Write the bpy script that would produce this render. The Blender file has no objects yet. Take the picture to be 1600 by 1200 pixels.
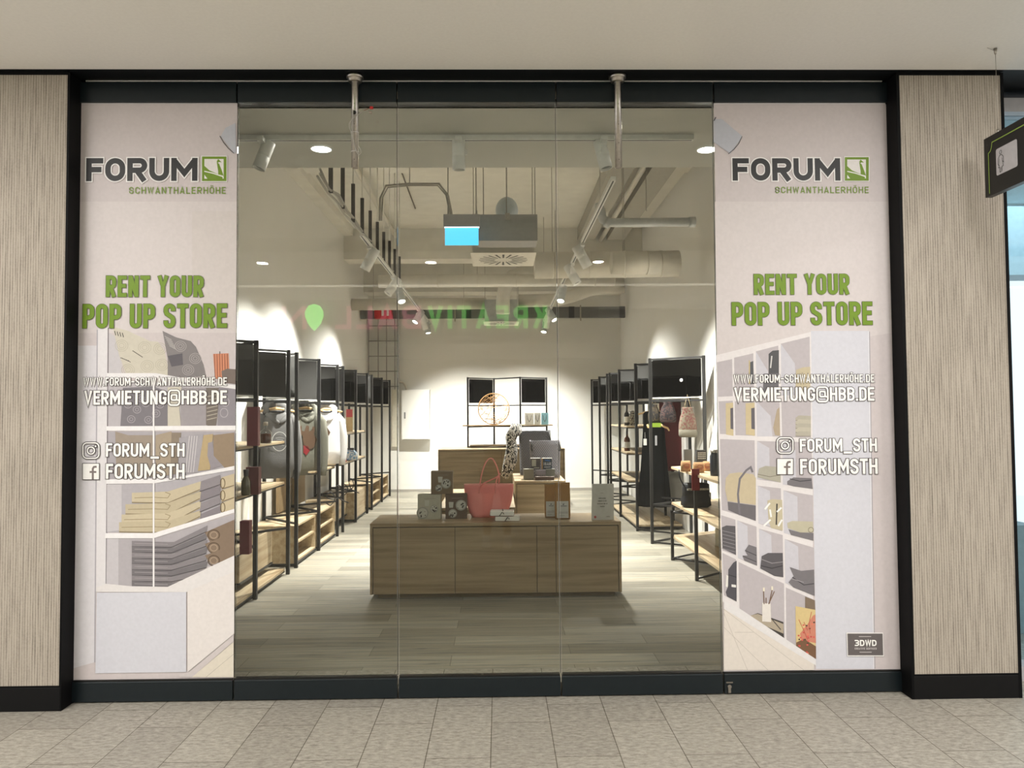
import bpy, math, random
from mathutils import Vector, Matrix
random.seed(7)
PI = math.pi
S = bpy.context.scene
COL = S.collection

# ------------------------------------------------------------------ camera
F_PX = 1200.0
YAW, PITCH, ROLL = 0.0173746, 0.0368873, -0.0071376
CAM = Vector((0, -4.1175, 1.5))
fw = Vector((math.sin(YAW)*math.cos(PITCH), math.cos(YAW)*math.cos(PITCH), math.sin(PITCH)))
rt = Vector((math.cos(YAW), -math.sin(YAW), 0))
up = rt.cross(fw)
r2 = rt*math.cos(ROLL) + up*math.sin(ROLL)
u2 = up*math.cos(ROLL) - rt*math.sin(ROLL)
cd = bpy.data.cameras.new('camera'); cam = bpy.data.objects.new('camera', cd); COL.objects.link(cam)
cam.matrix_world = Matrix(((r2.x, u2.x, -fw.x, CAM.x), (r2.y, u2.y, -fw.y, CAM.y), (r2.z, u2.z, -fw.z, CAM.z), (0, 0, 0, 1)))
cd.sensor_fit = 'HORIZONTAL'; cd.sensor_width = 36; cd.lens = 36*F_PX/1600
cd.clip_start = 0.02; cd.clip_end = 200
S.camera = cam

# ------------------------------------------------------------------ world, exposure, large lights
w = bpy.data.worlds.new('world'); S.world = w; w.use_nodes = True
bg = w.node_tree.nodes['Background']
bg.inputs[0].default_value = (1.0, 0.98, 0.955, 1); bg.inputs[1].default_value = 1.15
vs = S.view_settings
vs.view_transform = 'Standard'; vs.look = 'None'; vs.gamma = 1; vs.use_curve_mapping = False
vs.exposure = 0.35
S.cycles.use_denoising = True
S.cycles.max_bounces = 8; S.cycles.diffuse_bounces = 4; S.cycles.glossy_bounces = 4
S.cycles.transparent_max_bounces = 24; S.cycles.sample_clamp_indirect = 5
S.cycles.caustics_reflective = False; S.cycles.caustics_refractive = False


def area_light(name, loc, sx, sy, power, color=(1, .95, .88), rot=(0, 0, 0), parent=None, spread=PI):
    l = bpy.data.lights.new(name, 'AREA'); l.shape = 'RECTANGLE'; l.size = sx; l.size_y = sy
    l.energy = power; l.color = color; l.spread = spread
    o = bpy.data.objects.new(name, l); COL.objects.link(o); o.location = loc; o.rotation_euler = rot
    if parent: o.parent = parent
    return o


# added fill lights that brighten the mall, kept out of the glass reflection
for (x, y) in ((-2.9, -2.3), (2.4, -2.3), (-5.2, -4.6), (5.2, -4.6)):
    area_light('mall_fill_light', (x, y, 3.27), 0.5, 1.8, 62, (1, .97, .94))


# ------------------------------------------------------------------ helpers
def at(px, py, axis, val):
    """world point where the photograph's pixel meets the plane axis=val"""
    v = r2*((px-800)/F_PX) + u2*((600-py)/F_PX) + fw
    t = (val-CAM[axis])/v[axis]
    return CAM + v*t


def tag(o, label=None, cat=None, group=None, kind=None):
    if label: o['label'] = label
    if cat: o['category'] = cat
    if group: o['group'] = group
    if kind: o['kind'] = kind
    return o


def empty(name, loc=(0, 0, 0), rz=0):
    o = bpy.data.objects.new(name, None); COL.objects.link(o); o.location = loc; o.rotation_euler[2] = rz
    o.empty_display_size = .05
    return o


def thing(name, label, cat, loc=(0, 0, 0), rz=0, group=None):
    return tag(empty(name, loc, rz), label, cat, group)


class MB:
    def __init__(s): s.v = []; s.f = []; s.m = []; s.sm = []
    def add(s, vs_, fs, mi=0, smooth=False):
        b = len(s.v); s.v += [tuple(p) for p in vs_]
        for f in fs: s.f.append([b+i for i in f]); s.m.append(mi); s.sm.append(smooth)
        return s
    def box(s, x0, x1, y0, y1, z0, z1, mi=0, M=None):
        P = [Vector((x, y, z)) for x in (x0, x1) for y in (y0, y1) for z in (z0, z1)]
        if M is not None: P = [M @ p for p in P]
        return s.add(P, [(0, 1, 3, 2), (4, 6, 7, 5), (0, 4, 5, 1), (2, 3, 7, 6), (0, 2, 6, 4), (1, 5, 7, 3)], mi)
    def cyl(s, p0, p1, r0, r1=None, n=16, mi=0, cap=True):
        return s.tube([p0, p1], r0, n, mi, cap, r1)
    def tube(s, pts, r, n=8, mi=0, cap=True, r1=None, flat=1.0):
        pts = [Vector(p) for p in pts]; k = len(pts)
        rs = r if isinstance(r, (list, tuple)) else [r + ((r1-r)*i/(k-1) if r1 is not None else 0) for i in range(k)]
        V = []; ref = None
        for i, p in enumerate(pts):
            t = (pts[min(i+1, k-1)]-pts[max(i-1, 0)]).normalized()
            if ref is None:
                ref = Vector((0, 0, 1)) if abs(t.z) < .9 else Vector((1, 0, 0))
            a = (ref - t*ref.dot(t)).normalized(); b = t.cross(a); ref = a
            for j in range(n):
                th = 2*PI*j/n
                V.append(p + a*math.cos(th)*rs[i] + b*math.sin(th)*rs[i]*flat)
        Fs = [(i*n+j, i*n+(j+1) % n, (i+1)*n+(j+1) % n, (i+1)*n+j) for i in range(k-1) for j in range(n)]
        s.add(V, Fs, mi, True)
        if cap:
            b = len(s.v)-len(V)
            s.f.append([b+j for j in range(n)][::-1]); s.m.append(mi); s.sm.append(False)
            s.f.append([b+(k-1)*n+j for j in range(n)]); s.m.append(mi); s.sm.append(False)
        return s
    def lathe(s, prof, c=(0, 0, 0), n=24, mi=0, M=None, smooth=True):
        V = []
        for (r, z) in prof:
            for j in range(n):
                p = Vector((c[0]+r*math.cos(2*PI*j/n), c[1]+r*math.sin(2*PI*j/n), c[2]+z))
                V.append(M @ p if M is not None else p)
        return s.add(V, [(i*n+j, i*n+(j+1) % n, (i+1)*n+(j+1) % n, (i+1)*n+j) for i in range(len(prof)-1) for j in range(n)], mi, smooth)
    def poly(s, pts, mi=0): return s.add(pts, [tuple(range(len(pts)))], mi)
    def prism(s, pts, d, mi=0):
        """pts: 3D polygon, d: offset vector"""
        n = len(pts); d = Vector(d); P = [Vector(p) for p in pts]
        s.add(P+[p+d for p in P], [tuple(range(n)), tuple(range(n, 2*n))[::-1]]+[(i, i+n, (i+1) % n+n, (i+1) % n) for i in range(n)], mi)
        return s
    def build(s, name, mats, parent=None, bevel=0, kind=None):
        me = bpy.data.meshes.new(name); me.from_pydata(s.v, [], s.f)
        if not isinstance(mats, (list, tuple)): mats = [mats]
        for m in mats: me.materials.append(m)
        me.polygons.foreach_set('material_index', s.m); me.polygons.foreach_set('use_smooth', s.sm); me.update()
        import bmesh
        bm = bmesh.new(); bm.from_mesh(me); bmesh.ops.recalc_face_normals(bm, faces=bm.faces); bm.to_mesh(me); bm.free()
        o = bpy.data.objects.new(name, me); COL.objects.link(o)
        if parent is not None: o.parent = parent
        if bevel:
            b = o.modifiers.new('bevel', 'BEVEL'); b.width = bevel; b.segments = 2; b.limit_method = 'ANGLE'; b.angle_limit = 1.0
        if kind: o['kind'] = kind
        return o


def copy_tree(o, parent=None):
    c = o.copy(); COL.objects.link(c)
    if parent is not None: c.parent = parent
    for ch in list(o.children): copy_tree(ch, c)
    return c


# ------------------------------------------------------------------ materials
MC = {}


def principled(name, col, rough=.5, metal=0, spec=.5, emit=None, es=0):
    m = bpy.data.materials.new(name); m.use_nodes = True
    b = m.node_tree.nodes['Principled BSDF']
    b.inputs['Base Color'].default_value = (*col, 1); b.inputs['Roughness'].default_value = rough
    b.inputs['Metallic'].default_value = metal; b.inputs['Specular IOR Level'].default_value = spec
    if emit: b.inputs['Emission Color'].default_value = (*emit, 1); b.inputs['Emission Strength'].default_value = es
    return m


def N(m, t): return m.node_tree.nodes.new(t)
def Lk(m, a, b): m.node_tree.links.new(a, b)


def noise_tint(m, scale=20, amt=.08, bump=0.0, stretch=(1, 1, 1), detail=4):
    """slight procedural variation of the base colour and height"""
    b = m.node_tree.nodes['Principled BSDF']; c = tuple(b.inputs['Base Color'].default_value)
    tc = N(m, 'ShaderNodeTexCoord'); mp = N(m, 'ShaderNodeMapping'); mp.inputs['Scale'].default_value = stretch
    n = N(m, 'ShaderNodeTexNoise'); n.inputs['Scale'].default_value = scale; n.inputs['Detail'].default_value = detail
    r = N(m, 'ShaderNodeValToRGB')
    r.color_ramp.elements[0].position = .3; r.color_ramp.elements[1].position = .7
    r.color_ramp.elements[0].color = (*[x*(1-amt) for x in c[:3]], 1)
    r.color_ramp.elements[1].color = (*[min(1, x*(1+amt)) for x in c[:3]], 1)
    Lk(m, tc.outputs['Object'], mp.inputs[0]); Lk(m, mp.outputs[0], n.inputs[0]); Lk(m, n.outputs[0], r.inputs[0]); Lk(m, r.outputs[0], b.inputs['Base Color'])
    if bump:
        bp = N(m, 'ShaderNodeBump'); bp.inputs['Strength'].default_value = bump; bp.inputs['Distance'].default_value = .01
        Lk(m, n.outputs[0], bp.inputs['Height']); Lk(m, bp.outputs[0], b.inputs['Normal'])
    return m


def mat(name, col, rough=.5, metal=0, amt=.06, scale=25, bump=0, **k):
    if name not in MC: MC[name] = noise_tint(principled(name, col, rough, metal, **k), scale, amt, bump)
    return MC[name]


def flat(col, rough=.45):
    key = 'print_%d_%d_%d' % tuple(int(c*255) for c in col)
    if key not in MC:
        # colours are given as seen sRGB values
        lin = tuple((c/12.92 if c <= .04045 else ((c+.055)/1.055)**2.4) for c in col)
        MC[key] = noise_tint(principled(key, lin, rough, spec=.3), 60, .03)
    return MC[key]


def srgb(r, g, b): return tuple(((c/255)/12.92 if c/255 <= .04045 else ((c/255+.055)/1.055)**2.4) for c in (r, g, b))


def emis(name, col, s):
    if name in MC: return MC[name]
    m = principled(name, tuple(c*.5 for c in col), .4, emit=col, es=s); MC[name] = m; return m


def wood_mat(name, c0, c1, axis='x', scale=1.0, rough=.45):
    m = principled(name, c0, rough, spec=.35); b = m.node_tree.nodes['Principled BSDF']
    tc = N(m, 'ShaderNodeTexCoord'); mp = N(m, 'ShaderNodeMapping')
    st = {'x': (1.2, 22, 22), 'y': (22, 1.2, 22), 'z': (22, 22, 1.2)}[axis]
    mp.inputs['Scale'].default_value = tuple(v*scale for v in st)
    n = N(m, 'ShaderNodeTexNoise'); n.inputs['Scale'].default_value = 1.0; n.inputs['Detail'].default_value = 7; n.inputs['Distortion'].default_value = .6
    r = N(m, 'ShaderNodeValToRGB'); e = r.color_ramp.elements
    e[0].position = .33; e[0].color = (*c1, 1); e[1].position = .66; e[1].color = (*c0, 1)
    x = r.color_ramp.elements.new(.5); x.color = (*[(a*.6+bb*.4) for a, bb in zip(c0, c1)], 1)
    Lk(m, tc.outputs['Object'], mp.inputs[0]); Lk(m, mp.outputs[0], n.inputs[0]); Lk(m, n.outputs[0], r.inputs[0]); Lk(m, r.outputs[0], b.inputs['Base Color'])
    bp = N(m, 'ShaderNodeBump'); bp.inputs['Strength'].default_value = .08; bp.inputs['Distance'].default_value = .004
    Lk(m, n.outputs[0], bp.inputs['Height']); Lk(m, bp.outputs[0], b.inputs['Normal'])
    return m


OAK = wood_mat('oak_x', srgb(162, 144, 116), srgb(136, 116, 88), 'x')
OAK_Y = wood_mat('oak_y', srgb(200, 182, 152), srgb(166, 144, 112), 'y')
OAK_EDGE = mat('oak_edge', srgb(70, 56, 40), .6)
BLACK = mat('black_powder_coat', (.005, .006, .007), .5, spec=.2)
FRAME = mat('rack_black_steel', (.006, .006, .007), .5, 0)
RAIL = mat('anthracite_aluminium', (.010, .016, .020), .33, .3)
WALL = mat('white_wall_paint', (.84, .83, .80), .75, amt=.015, scale=3)
RAW = mat('painted_raw_ceiling', (.76, .74, .68), .85, amt=.05, scale=5, bump=.1)
WHITE = mat('white_lacquer', (.80, .80, .78), .4)
GREYW = mat('light_grey_lacquer', (.55, .57, .57), .4)
STEEL = mat('brushed_stainless', (.42, .39, .35), .28, 1.0, amt=.12, scale=60)
GALV = mat('galvanised_sheet', (.50, .51, .52), .35, .85, amt=.1, scale=14)
CABLE = mat('grey_cable', (.40, .38, .34), .6)
DUCT = mat('duct_off_white', (.66, .63, .56), .6, amt=.05, scale=12)
KRAFT = mat('kraft_paper', srgb(150, 112, 62), .8, bump=.1)
PAPER = mat('white_paper', (.78, .78, .75), .6)


def glass_mat(name, tint, base=.045, rough=0.0, gloss_col=(1, 1, 1)):
    m = bpy.data.materials.new(name); m.use_nodes = True; nt = m.node_tree; nt.nodes.clear()
    out = N(m, 'ShaderNodeOutputMaterial'); mix = N(m, 'ShaderNodeMixShader')
    tr = N(m, 'ShaderNodeBsdfTransparent'); tr.inputs[0].default_value = (*tint, 1)
    gl = N(m, 'ShaderNodeBsdfGlossy'); gl.inputs['Roughness'].default_value = rough; gl.inputs[0].default_value = (*gloss_col, 1)
    lw = N(m, 'ShaderNodeLayerWeight'); lw.inputs[0].default_value = .5
    p = N(m, 'ShaderNodeMath'); p.operation = 'POWER'; p.inputs[1].default_value = 5
    q = N(m, 'ShaderNodeMath'); q.operation = 'MULTIPLY_ADD'; q.inputs[1].default_value = 1-base; q.inputs[2].default_value = base
    Lk(m, lw.outputs['Facing'], p.inputs[0]); Lk(m, p.outputs[0], q.inputs[0]); Lk(m, q.outputs[0], mix.inputs[0])
    Lk(m, tr.outputs[0], mix.inputs[1]); Lk(m, gl.outputs[0], mix.inputs[2]); Lk(m, mix.outputs[0], out.inputs[0])
    return m


GLASS = glass_mat('shopfront_glass', (.90, .91, .888), .023)
SMOKE = glass_mat('smoked_acrylic', (.05, .05, .055), .05)
CLEAR = glass_mat('clear_glass', (.95, .97, .97), .05)


def tile_floor():
    m = principled('mall_stone_tiles', (.4, .37, .33), .5, spec=.3); b = m.node_tree.nodes['Principled BSDF']
    tc = N(m, 'ShaderNodeTexCoord'); sx = N(m, 'ShaderNodeSeparateXYZ'); cx = N(m, 'ShaderNodeCombineXYZ')
    ad = N(m, 'ShaderNodeMath'); ad.operation = 'ADD'; ad.inputs[1].default_value = .045+28.3
    ay = N(m, 'ShaderNodeMath'); ay.operation = 'ADD'; ay.inputs[1].default_value = 60.12
    Lk(m, tc.outputs['Object'], sx.inputs[0]); Lk(m, sx.outputs[0], ad.inputs[0]); Lk(m, sx.outputs[1], ay.inputs[0])
    Lk(m, ay.outputs[0], cx.inputs[0]); Lk(m, ad.outputs[0], cx.inputs[1])
    br = N(m, 'ShaderNodeTexBrick'); br.offset = .37; br.inputs['Scale'].default_value = 1
    br.inputs['Brick Width'].default_value = .6; br.inputs['Row Height'].default_value = .283; br.inputs['Mortar Size'].default_value = .0022
    br.inputs['Mortar Smooth'].default_value = .3; br.inputs['Bias'].default_value = 0
    br.inputs['Color1'].default_value = (*srgb(170, 166, 157), 1); br.inputs['Color2'].default_value = (*srgb(158, 154, 146), 1); br.inputs['Mortar'].default_value = (*srgb(92, 86, 74), 1)
    Lk(m, cx.outputs[0], br.inputs[0])
    n1 = N(m, 'ShaderNodeTexNoise'); n1.inputs['Scale'].default_value = 38; n1.inputs['Detail'].default_value = 9; n1.inputs['Roughness'].default_value = .75
    mp = N(m, 'ShaderNodeMapping'); mp.inputs['Scale'].default_value = (.7, 1.5, 1)
    Lk(m, tc.outputs['Object'], mp.inputs[0]); Lk(m, mp.outputs[0], n1.inputs[0])
    rp = N(m, 'ShaderNodeValToRGB'); rp.color_ramp.elements[0].position = .33; rp.color_ramp.elements[0].color = (.56, .54, .51, 1); rp.color_ramp.elements[1].position = .66; rp.color_ramp.elements[1].color = (1.30, 1.29, 1.27, 1)
    Lk(m, n1.outputs[0], rp.inputs[0])
    mx = N(m, 'ShaderNodeMix'); mx.data_type = 'RGBA'; mx.blend_type = 'MULTIPLY'; mx.inputs[0].default_value = 1
    Lk(m, br.outputs[0], mx.inputs[6]); Lk(m, rp.outputs[0], mx.inputs[7])
    n2 = N(m, 'ShaderNodeTexVoronoi'); n2.inputs['Scale'].default_value = 55
    r2_ = N(m, 'ShaderNodeValToRGB'); r2_.color_ramp.elements[0].position = .0; r2_.color_ramp.elements[0].color = (.45, .42, .4, 1); r2_.color_ramp.elements[1].position = .16; r2_.color_ramp.elements[1].color = (1, 1, 1, 1)
    Lk(m, tc.outputs['Object'], n2.inputs[0]); Lk(m, n2.outputs[0], r2_.inputs[0])
    m2 = N(m, 'ShaderNodeMix'); m2.data_type = 'RGBA'; m2.blend_type = 'MULTIPLY'; m2.inputs[0].default_value = .55
    Lk(m, mx.outputs[2], m2.inputs[6]); Lk(m, r2_.outputs[0], m2.inputs[7]); Lk(m, m2.outputs[2], b.inputs['Base Color'])
    bp = N(m, 'ShaderNodeBump'); bp.inputs['Strength'].default_value = .25; bp.inputs['Distance'].default_value = .002; bp.invert = True
    Lk(m, br.outputs['Fac'], bp.inputs['Height']); Lk(m, bp.outputs[0], b.inputs['Normal'])
    return m


def plank_floor():
    m = principled('shop_wood_planks', (.3, .28, .25), .42, spec=.35); b = m.node_tree.nodes['Principled BSDF']
    tc = N(m, 'ShaderNodeTexCoord'); mp0 = N(m, 'ShaderNodeMapping'); mp0.inputs['Location'].default_value = (40.3, 40.1, 0)
    br = N(m, 'ShaderNodeTexBrick'); br.offset = .41; br.inputs['Scale'].default_value = 1
    br.inputs['Brick Width'].default_value = 1.25; br.inputs['Row Height'].default_value = .20; br.inputs['Mortar Size'].default_value = .0016
    br.inputs['Color1'].default_value = (*srgb(172, 169, 160), 1); br.inputs['Color2'].default_value = (*srgb(136, 133, 125), 1); br.inputs['Mortar'].default_value = (*srgb(96, 92, 84), 1)
    Lk(m, tc.outputs['Object'], mp0.inputs[0]); Lk(m, mp0.outputs[0], br.inputs[0])
    mp = N(m, 'ShaderNodeMapping'); mp.inputs['Scale'].default_value = (1.5, 32, 1)
    n1 = N(m, 'ShaderNodeTexNoise'); n1.inputs['Scale'].default_value = 1; n1.inputs['Detail'].default_value = 8; n1.inputs['Distortion'].default_value = .8; n1.inputs['Roughness'].default_value = .65
    Lk(m, tc.outputs['Object'], mp.inputs[0]); Lk(m, mp.outputs[0], n1.inputs[0])
    rp = N(m, 'ShaderNodeValToRGB'); e = rp.color_ramp.elements
    e[0].position = .32; e[0].color = (.42, .42, .41, 1); e[1].position = .68; e[1].color = (1.28, 1.27, 1.24, 1)
    x = e.new(.58); x.color = (1.04, .98, .86, 1); x = e.new(.44); x.color = (.84, .84, .82, 1)
    Lk(m, n1.outputs[0], rp.inputs[0])
    mx = N(m, 'ShaderNodeMix'); mx.data_type = 'RGBA'; mx.blend_type = 'MULTIPLY'; mx.inputs[0].default_value = 1
    Lk(m, br.outputs[0], mx.inputs[6]); Lk(m, rp.outputs[0], mx.inputs[7]); Lk(m, mx.outputs[2], b.inputs['Base Color'])
    return m


def ribbed_stone():
    m = principled('ribbed_stone_facing', (.4, .36, .31), .75, spec=.2); b = m.node_tree.nodes['Principled BSDF']
    tc = N(m, 'ShaderNodeTexCoord')
    wv = N(m, 'ShaderNodeTexWave'); wv.bands_direction = 'X'; wv.inputs['Scale'].default_value = 24; wv.inputs['Distortion'].default_value = .6; wv.inputs['Detail'].default_value = 3; wv.inputs['Detail Scale'].default_value = .6
    mp = N(m, 'ShaderNodeMapping'); mp.inputs['Scale'].default_value = (1, 1, .22)
    Lk(m, tc.outputs['Object'], mp.inputs[0]); Lk(m, mp.outputs[0], wv.inputs[0])
    mp2 = N(m, 'ShaderNodeMapping'); mp2.inputs['Scale'].default_value = (90, 1, 4.5)
    n = N(m, 'ShaderNodeTexNoise'); n.inputs['Scale'].default_value = 1; n.inputs['Detail'].default_value = 5
    Lk(m, tc.outputs['Object'], mp2.inputs[0]); Lk(m, mp2.outputs[0], n.inputs[0])
    n3 = N(m, 'ShaderNodeTexNoise'); n3.inputs['Scale'].default_value = 120; n3.inputs['Detail'].default_value = 3
    Lk(m, tc.outputs['Object'], n3.inputs[0])
    a = N(m, 'ShaderNodeMath'); a.operation = 'MULTIPLY_ADD'; a.inputs[1].default_value = .34
    Lk(m, wv.outputs['Fac'], a.inputs[0]); Lk(m, n.outputs[0], a.inputs[2])
    a2 = N(m, 'ShaderNodeMath'); a2.operation = 'MULTIPLY_ADD'; a2.inputs[1].default_value = .35
    Lk(m, n3.outputs[0], a2.inputs[0]); Lk(m, a.outputs[0], a2.inputs[2])
    rp = N(m, 'ShaderNodeValToRGB'); rp.color_ramp.elements[0].position = .45; rp.color_ramp.elements[0].color = (*srgb(124, 116, 107), 1); rp.color_ramp.elements[1].position = 1.15; rp.color_ramp.elements[1].color = (*srgb(178, 169, 157), 1)
    Lk(m, a2.outputs[0], rp.inputs[0]); Lk(m, rp.outputs[0], b.inputs['Base Color'])
    bp = N(m, 'ShaderNodeBump'); bp.inputs['Strength'].default_value = .5; bp.inputs['Distance'].default_value = .004
    Lk(m, a2.outputs[0], bp.inputs['Height']); Lk(m, bp.outputs[0], b.inputs['Normal'])
    return m


TILE, PLANK, RIB = tile_floor(), plank_floor(), ribbed_stone()
MALLC = mat('mall_ceiling_plaster', (.88, .86, .82), .8, amt=.02, scale=60, bump=.06)

# ------------------------------------------------------------------ the shell
XL, XR, YB, ZC = -2.50, 2.36, 10.62, 4.5
ZH = 3.30            # ceiling height of the mall and underside of the header


def struct(name, mb, m, parent=None, bevel=0):
    return mb.build(name, m, parent, bevel, None if parent else 'structure')


struct('floor', MB().box(-9, 9, -12, .44, -.1, 0), TILE)
struct('floor', MB().box(XL-.2, XR+.2, .44, YB+.2, -.1, 0), PLANK)
struct('wall_left', MB().box(XL-.2, XL, .06, YB, 0, ZC), WALL)
struct('wall_right', MB().box(XR, XR+.2, .06, YB, 0, ZC), WALL)
struct('wall_back', MB().box(XL-.2, XR+.2, YB, YB+.2, 0, ZC), WALL)
struct('baseboard_back', MB().box(XL, XR, YB-.015, YB, 0, .05), mat('skirting', (.38, .36, .33), .5))
struct('ceiling', MB().box(XL-.2, XR+.2, 1.16, YB+.2, ZC, ZC+.1), RAW)
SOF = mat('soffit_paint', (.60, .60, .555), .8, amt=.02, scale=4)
struct('ceiling', MB().box(XL, XR, .10, 1.16, 3.2, 3.32), SOF)
struct('wall_front', MB().box(XL-.2, XR+.2, 1.10, 1.16, 3.32, ZC), WALL)
# mall ceiling: a flat zone over the viewer, then raised coves further back
mc = MB()
mc.box(-9, 9, -3.6, -.147, ZH, ZH+.12)
mc.box(-9, 9, -3.72, -3.6, ZH, 3.55)
mc.box(-9, 9, -4.4, -3.6, 3.5, 3.6)
mc.box(-9, 9, -6.5, -4.4, ZH, ZH+.12)
mc.box(-9, 9, -4.45, -4.4, ZH, 3.6)
mc.box(-9, 9, -6.62, -6.5, ZH, 3.75)
mc.box(-9, 9, -9.2, -6.62, 3.75, 3.85)
mc.box(-9, 9, -9.4, -9.2, 3.3, 3.85)
struct('ceiling', mc, MALLC)
struct('wall_behind', MB().box(-9, 9, -12.2, -12, 0, 3.9).box(-9, 9, -9.6, -9.4, 2.45, 3.9), mat('opposite_fascia', (.58, .56, .52), .6))
# header over the glass
hb = MB(); hb.box(-9, 9, -.147, .35, ZH, ZH+.12)
struct('trim_1', hb, BLACK)
struct('trim_2', MB().box(-2.21, 2.11, -.012, .03, 3.294, 3.302), mat('bright_track', (.75, .72, .70), .35))
struct('trim_3', MB().box(-2.26, 2.13, .03, .12, 3.2, 3.3), BLACK)
# pillars
for side, xa, xb in (('left', -4.2, -2.245), ('right', 2.146, 2.690)):
    root = tag(empty('wall_front_'+side), kind='structure')
    k = MB().box(xa, xb, -.119, .30, .128, 3.282)
    k.build('stone_facing', RIB, root)
    MB().box(xa-.006, xb+.006, -.122, .30, 0, .118).build('base', mat('base_black', (.004, .004, .0045), .45, spec=.2), root, .002)
    f = MB()
    f.box(xb+.0, xb+.016, -.123, .31, .0, 3.295) if side == 'right' else f.box(xb, xb+.012, -.121, .31, 0, 3.295)
    if side == 'right': f.box(xa-.016, xa, -.121, .31, 0, 3.295)
    f.box(xa, xb, -.121, .30, .118, .128).box(xa, xb, -.121, .30, 3.282, 3.30)
    f.build('edge_frame', mat('edge_black', (.003, .003, .0035), .6, spec=.12), root)

# ------------------------------------------------------------------ sliding glass doors
GEDGE = glass_mat('ground_glass_edge', (.45, .50, .46), .03, .6)
X0, PW, PW5 = -2.2577, .8593, .9668
xs = [X0, X0+PW, X0+2*PW, X0+3*PW, X0+4*PW, X0+4*PW+PW5]
for i in range(5):
    a, b = xs[i]+.004, xs[i+1]-.004
    d = tag(empty('door_%d' % (i+1)), kind='structure')
    if i == 0: a += .012
    br = MB().box(a, b, -.022, .022, .006, .109)
    br.build('bottom_rail', RAIL, d, .003)
    MB().box(a+.004, b-.004, -.016, .016, .109, .118).build('rail_gasket', mat('gasket', (.006, .006, .006), .3), d)
    tr = MB().box(a, b, -.022, .022, 3.178, 3.288)
    tr.build('top_rail', RAIL, d, .003)
    pb = MB().box(a+.001, b-.001, -.006, .006, .117, 3.179); pb.m = [1, 1, 0, 0, 1, 1]; pb.build('pane', [GLASS, GEDGE], d)
    if i < 4:
        MB().box(b-.0005, b+.0035, -.004, .004, .12, 3.178).build('edge_seal', glass_mat('edge_seal_%d' % i, (.35, .37, .34), .2), d)
        MB().cyl((b+.004, 0, 3.205), (b+.004, 0, 3.285), .0035, n=8).build('pivot_pin', STEEL, d)
        MB().cyl((b+.004, 0, .0), (b+.004, 0, .07), .003, n=8).build('pivot_pin', STEEL, d)
    if i == 4:
        lk = MB().cyl((a+.025, -.022, .045), (a+.025, -.031, .045), .010, n=16)
        lk.box(a+.018, a+.032, -.028, -.022, .012, .045).box(a+.008, a+.042, -.030, -.022, .064, .070)
        lk.build('key_lock', STEEL, d)

# ------------------------------------------------------------------ lettering drawn as strokes
def arc(cx, cy, rx, ry, a0, a1, n=8):
    return [(cx+rx*math.cos(math.radians(a0+(a1-a0)*i/n)), cy+ry*math.sin(math.radians(a0+(a1-a0)*i/n))) for i in range(n+1)]


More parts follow.
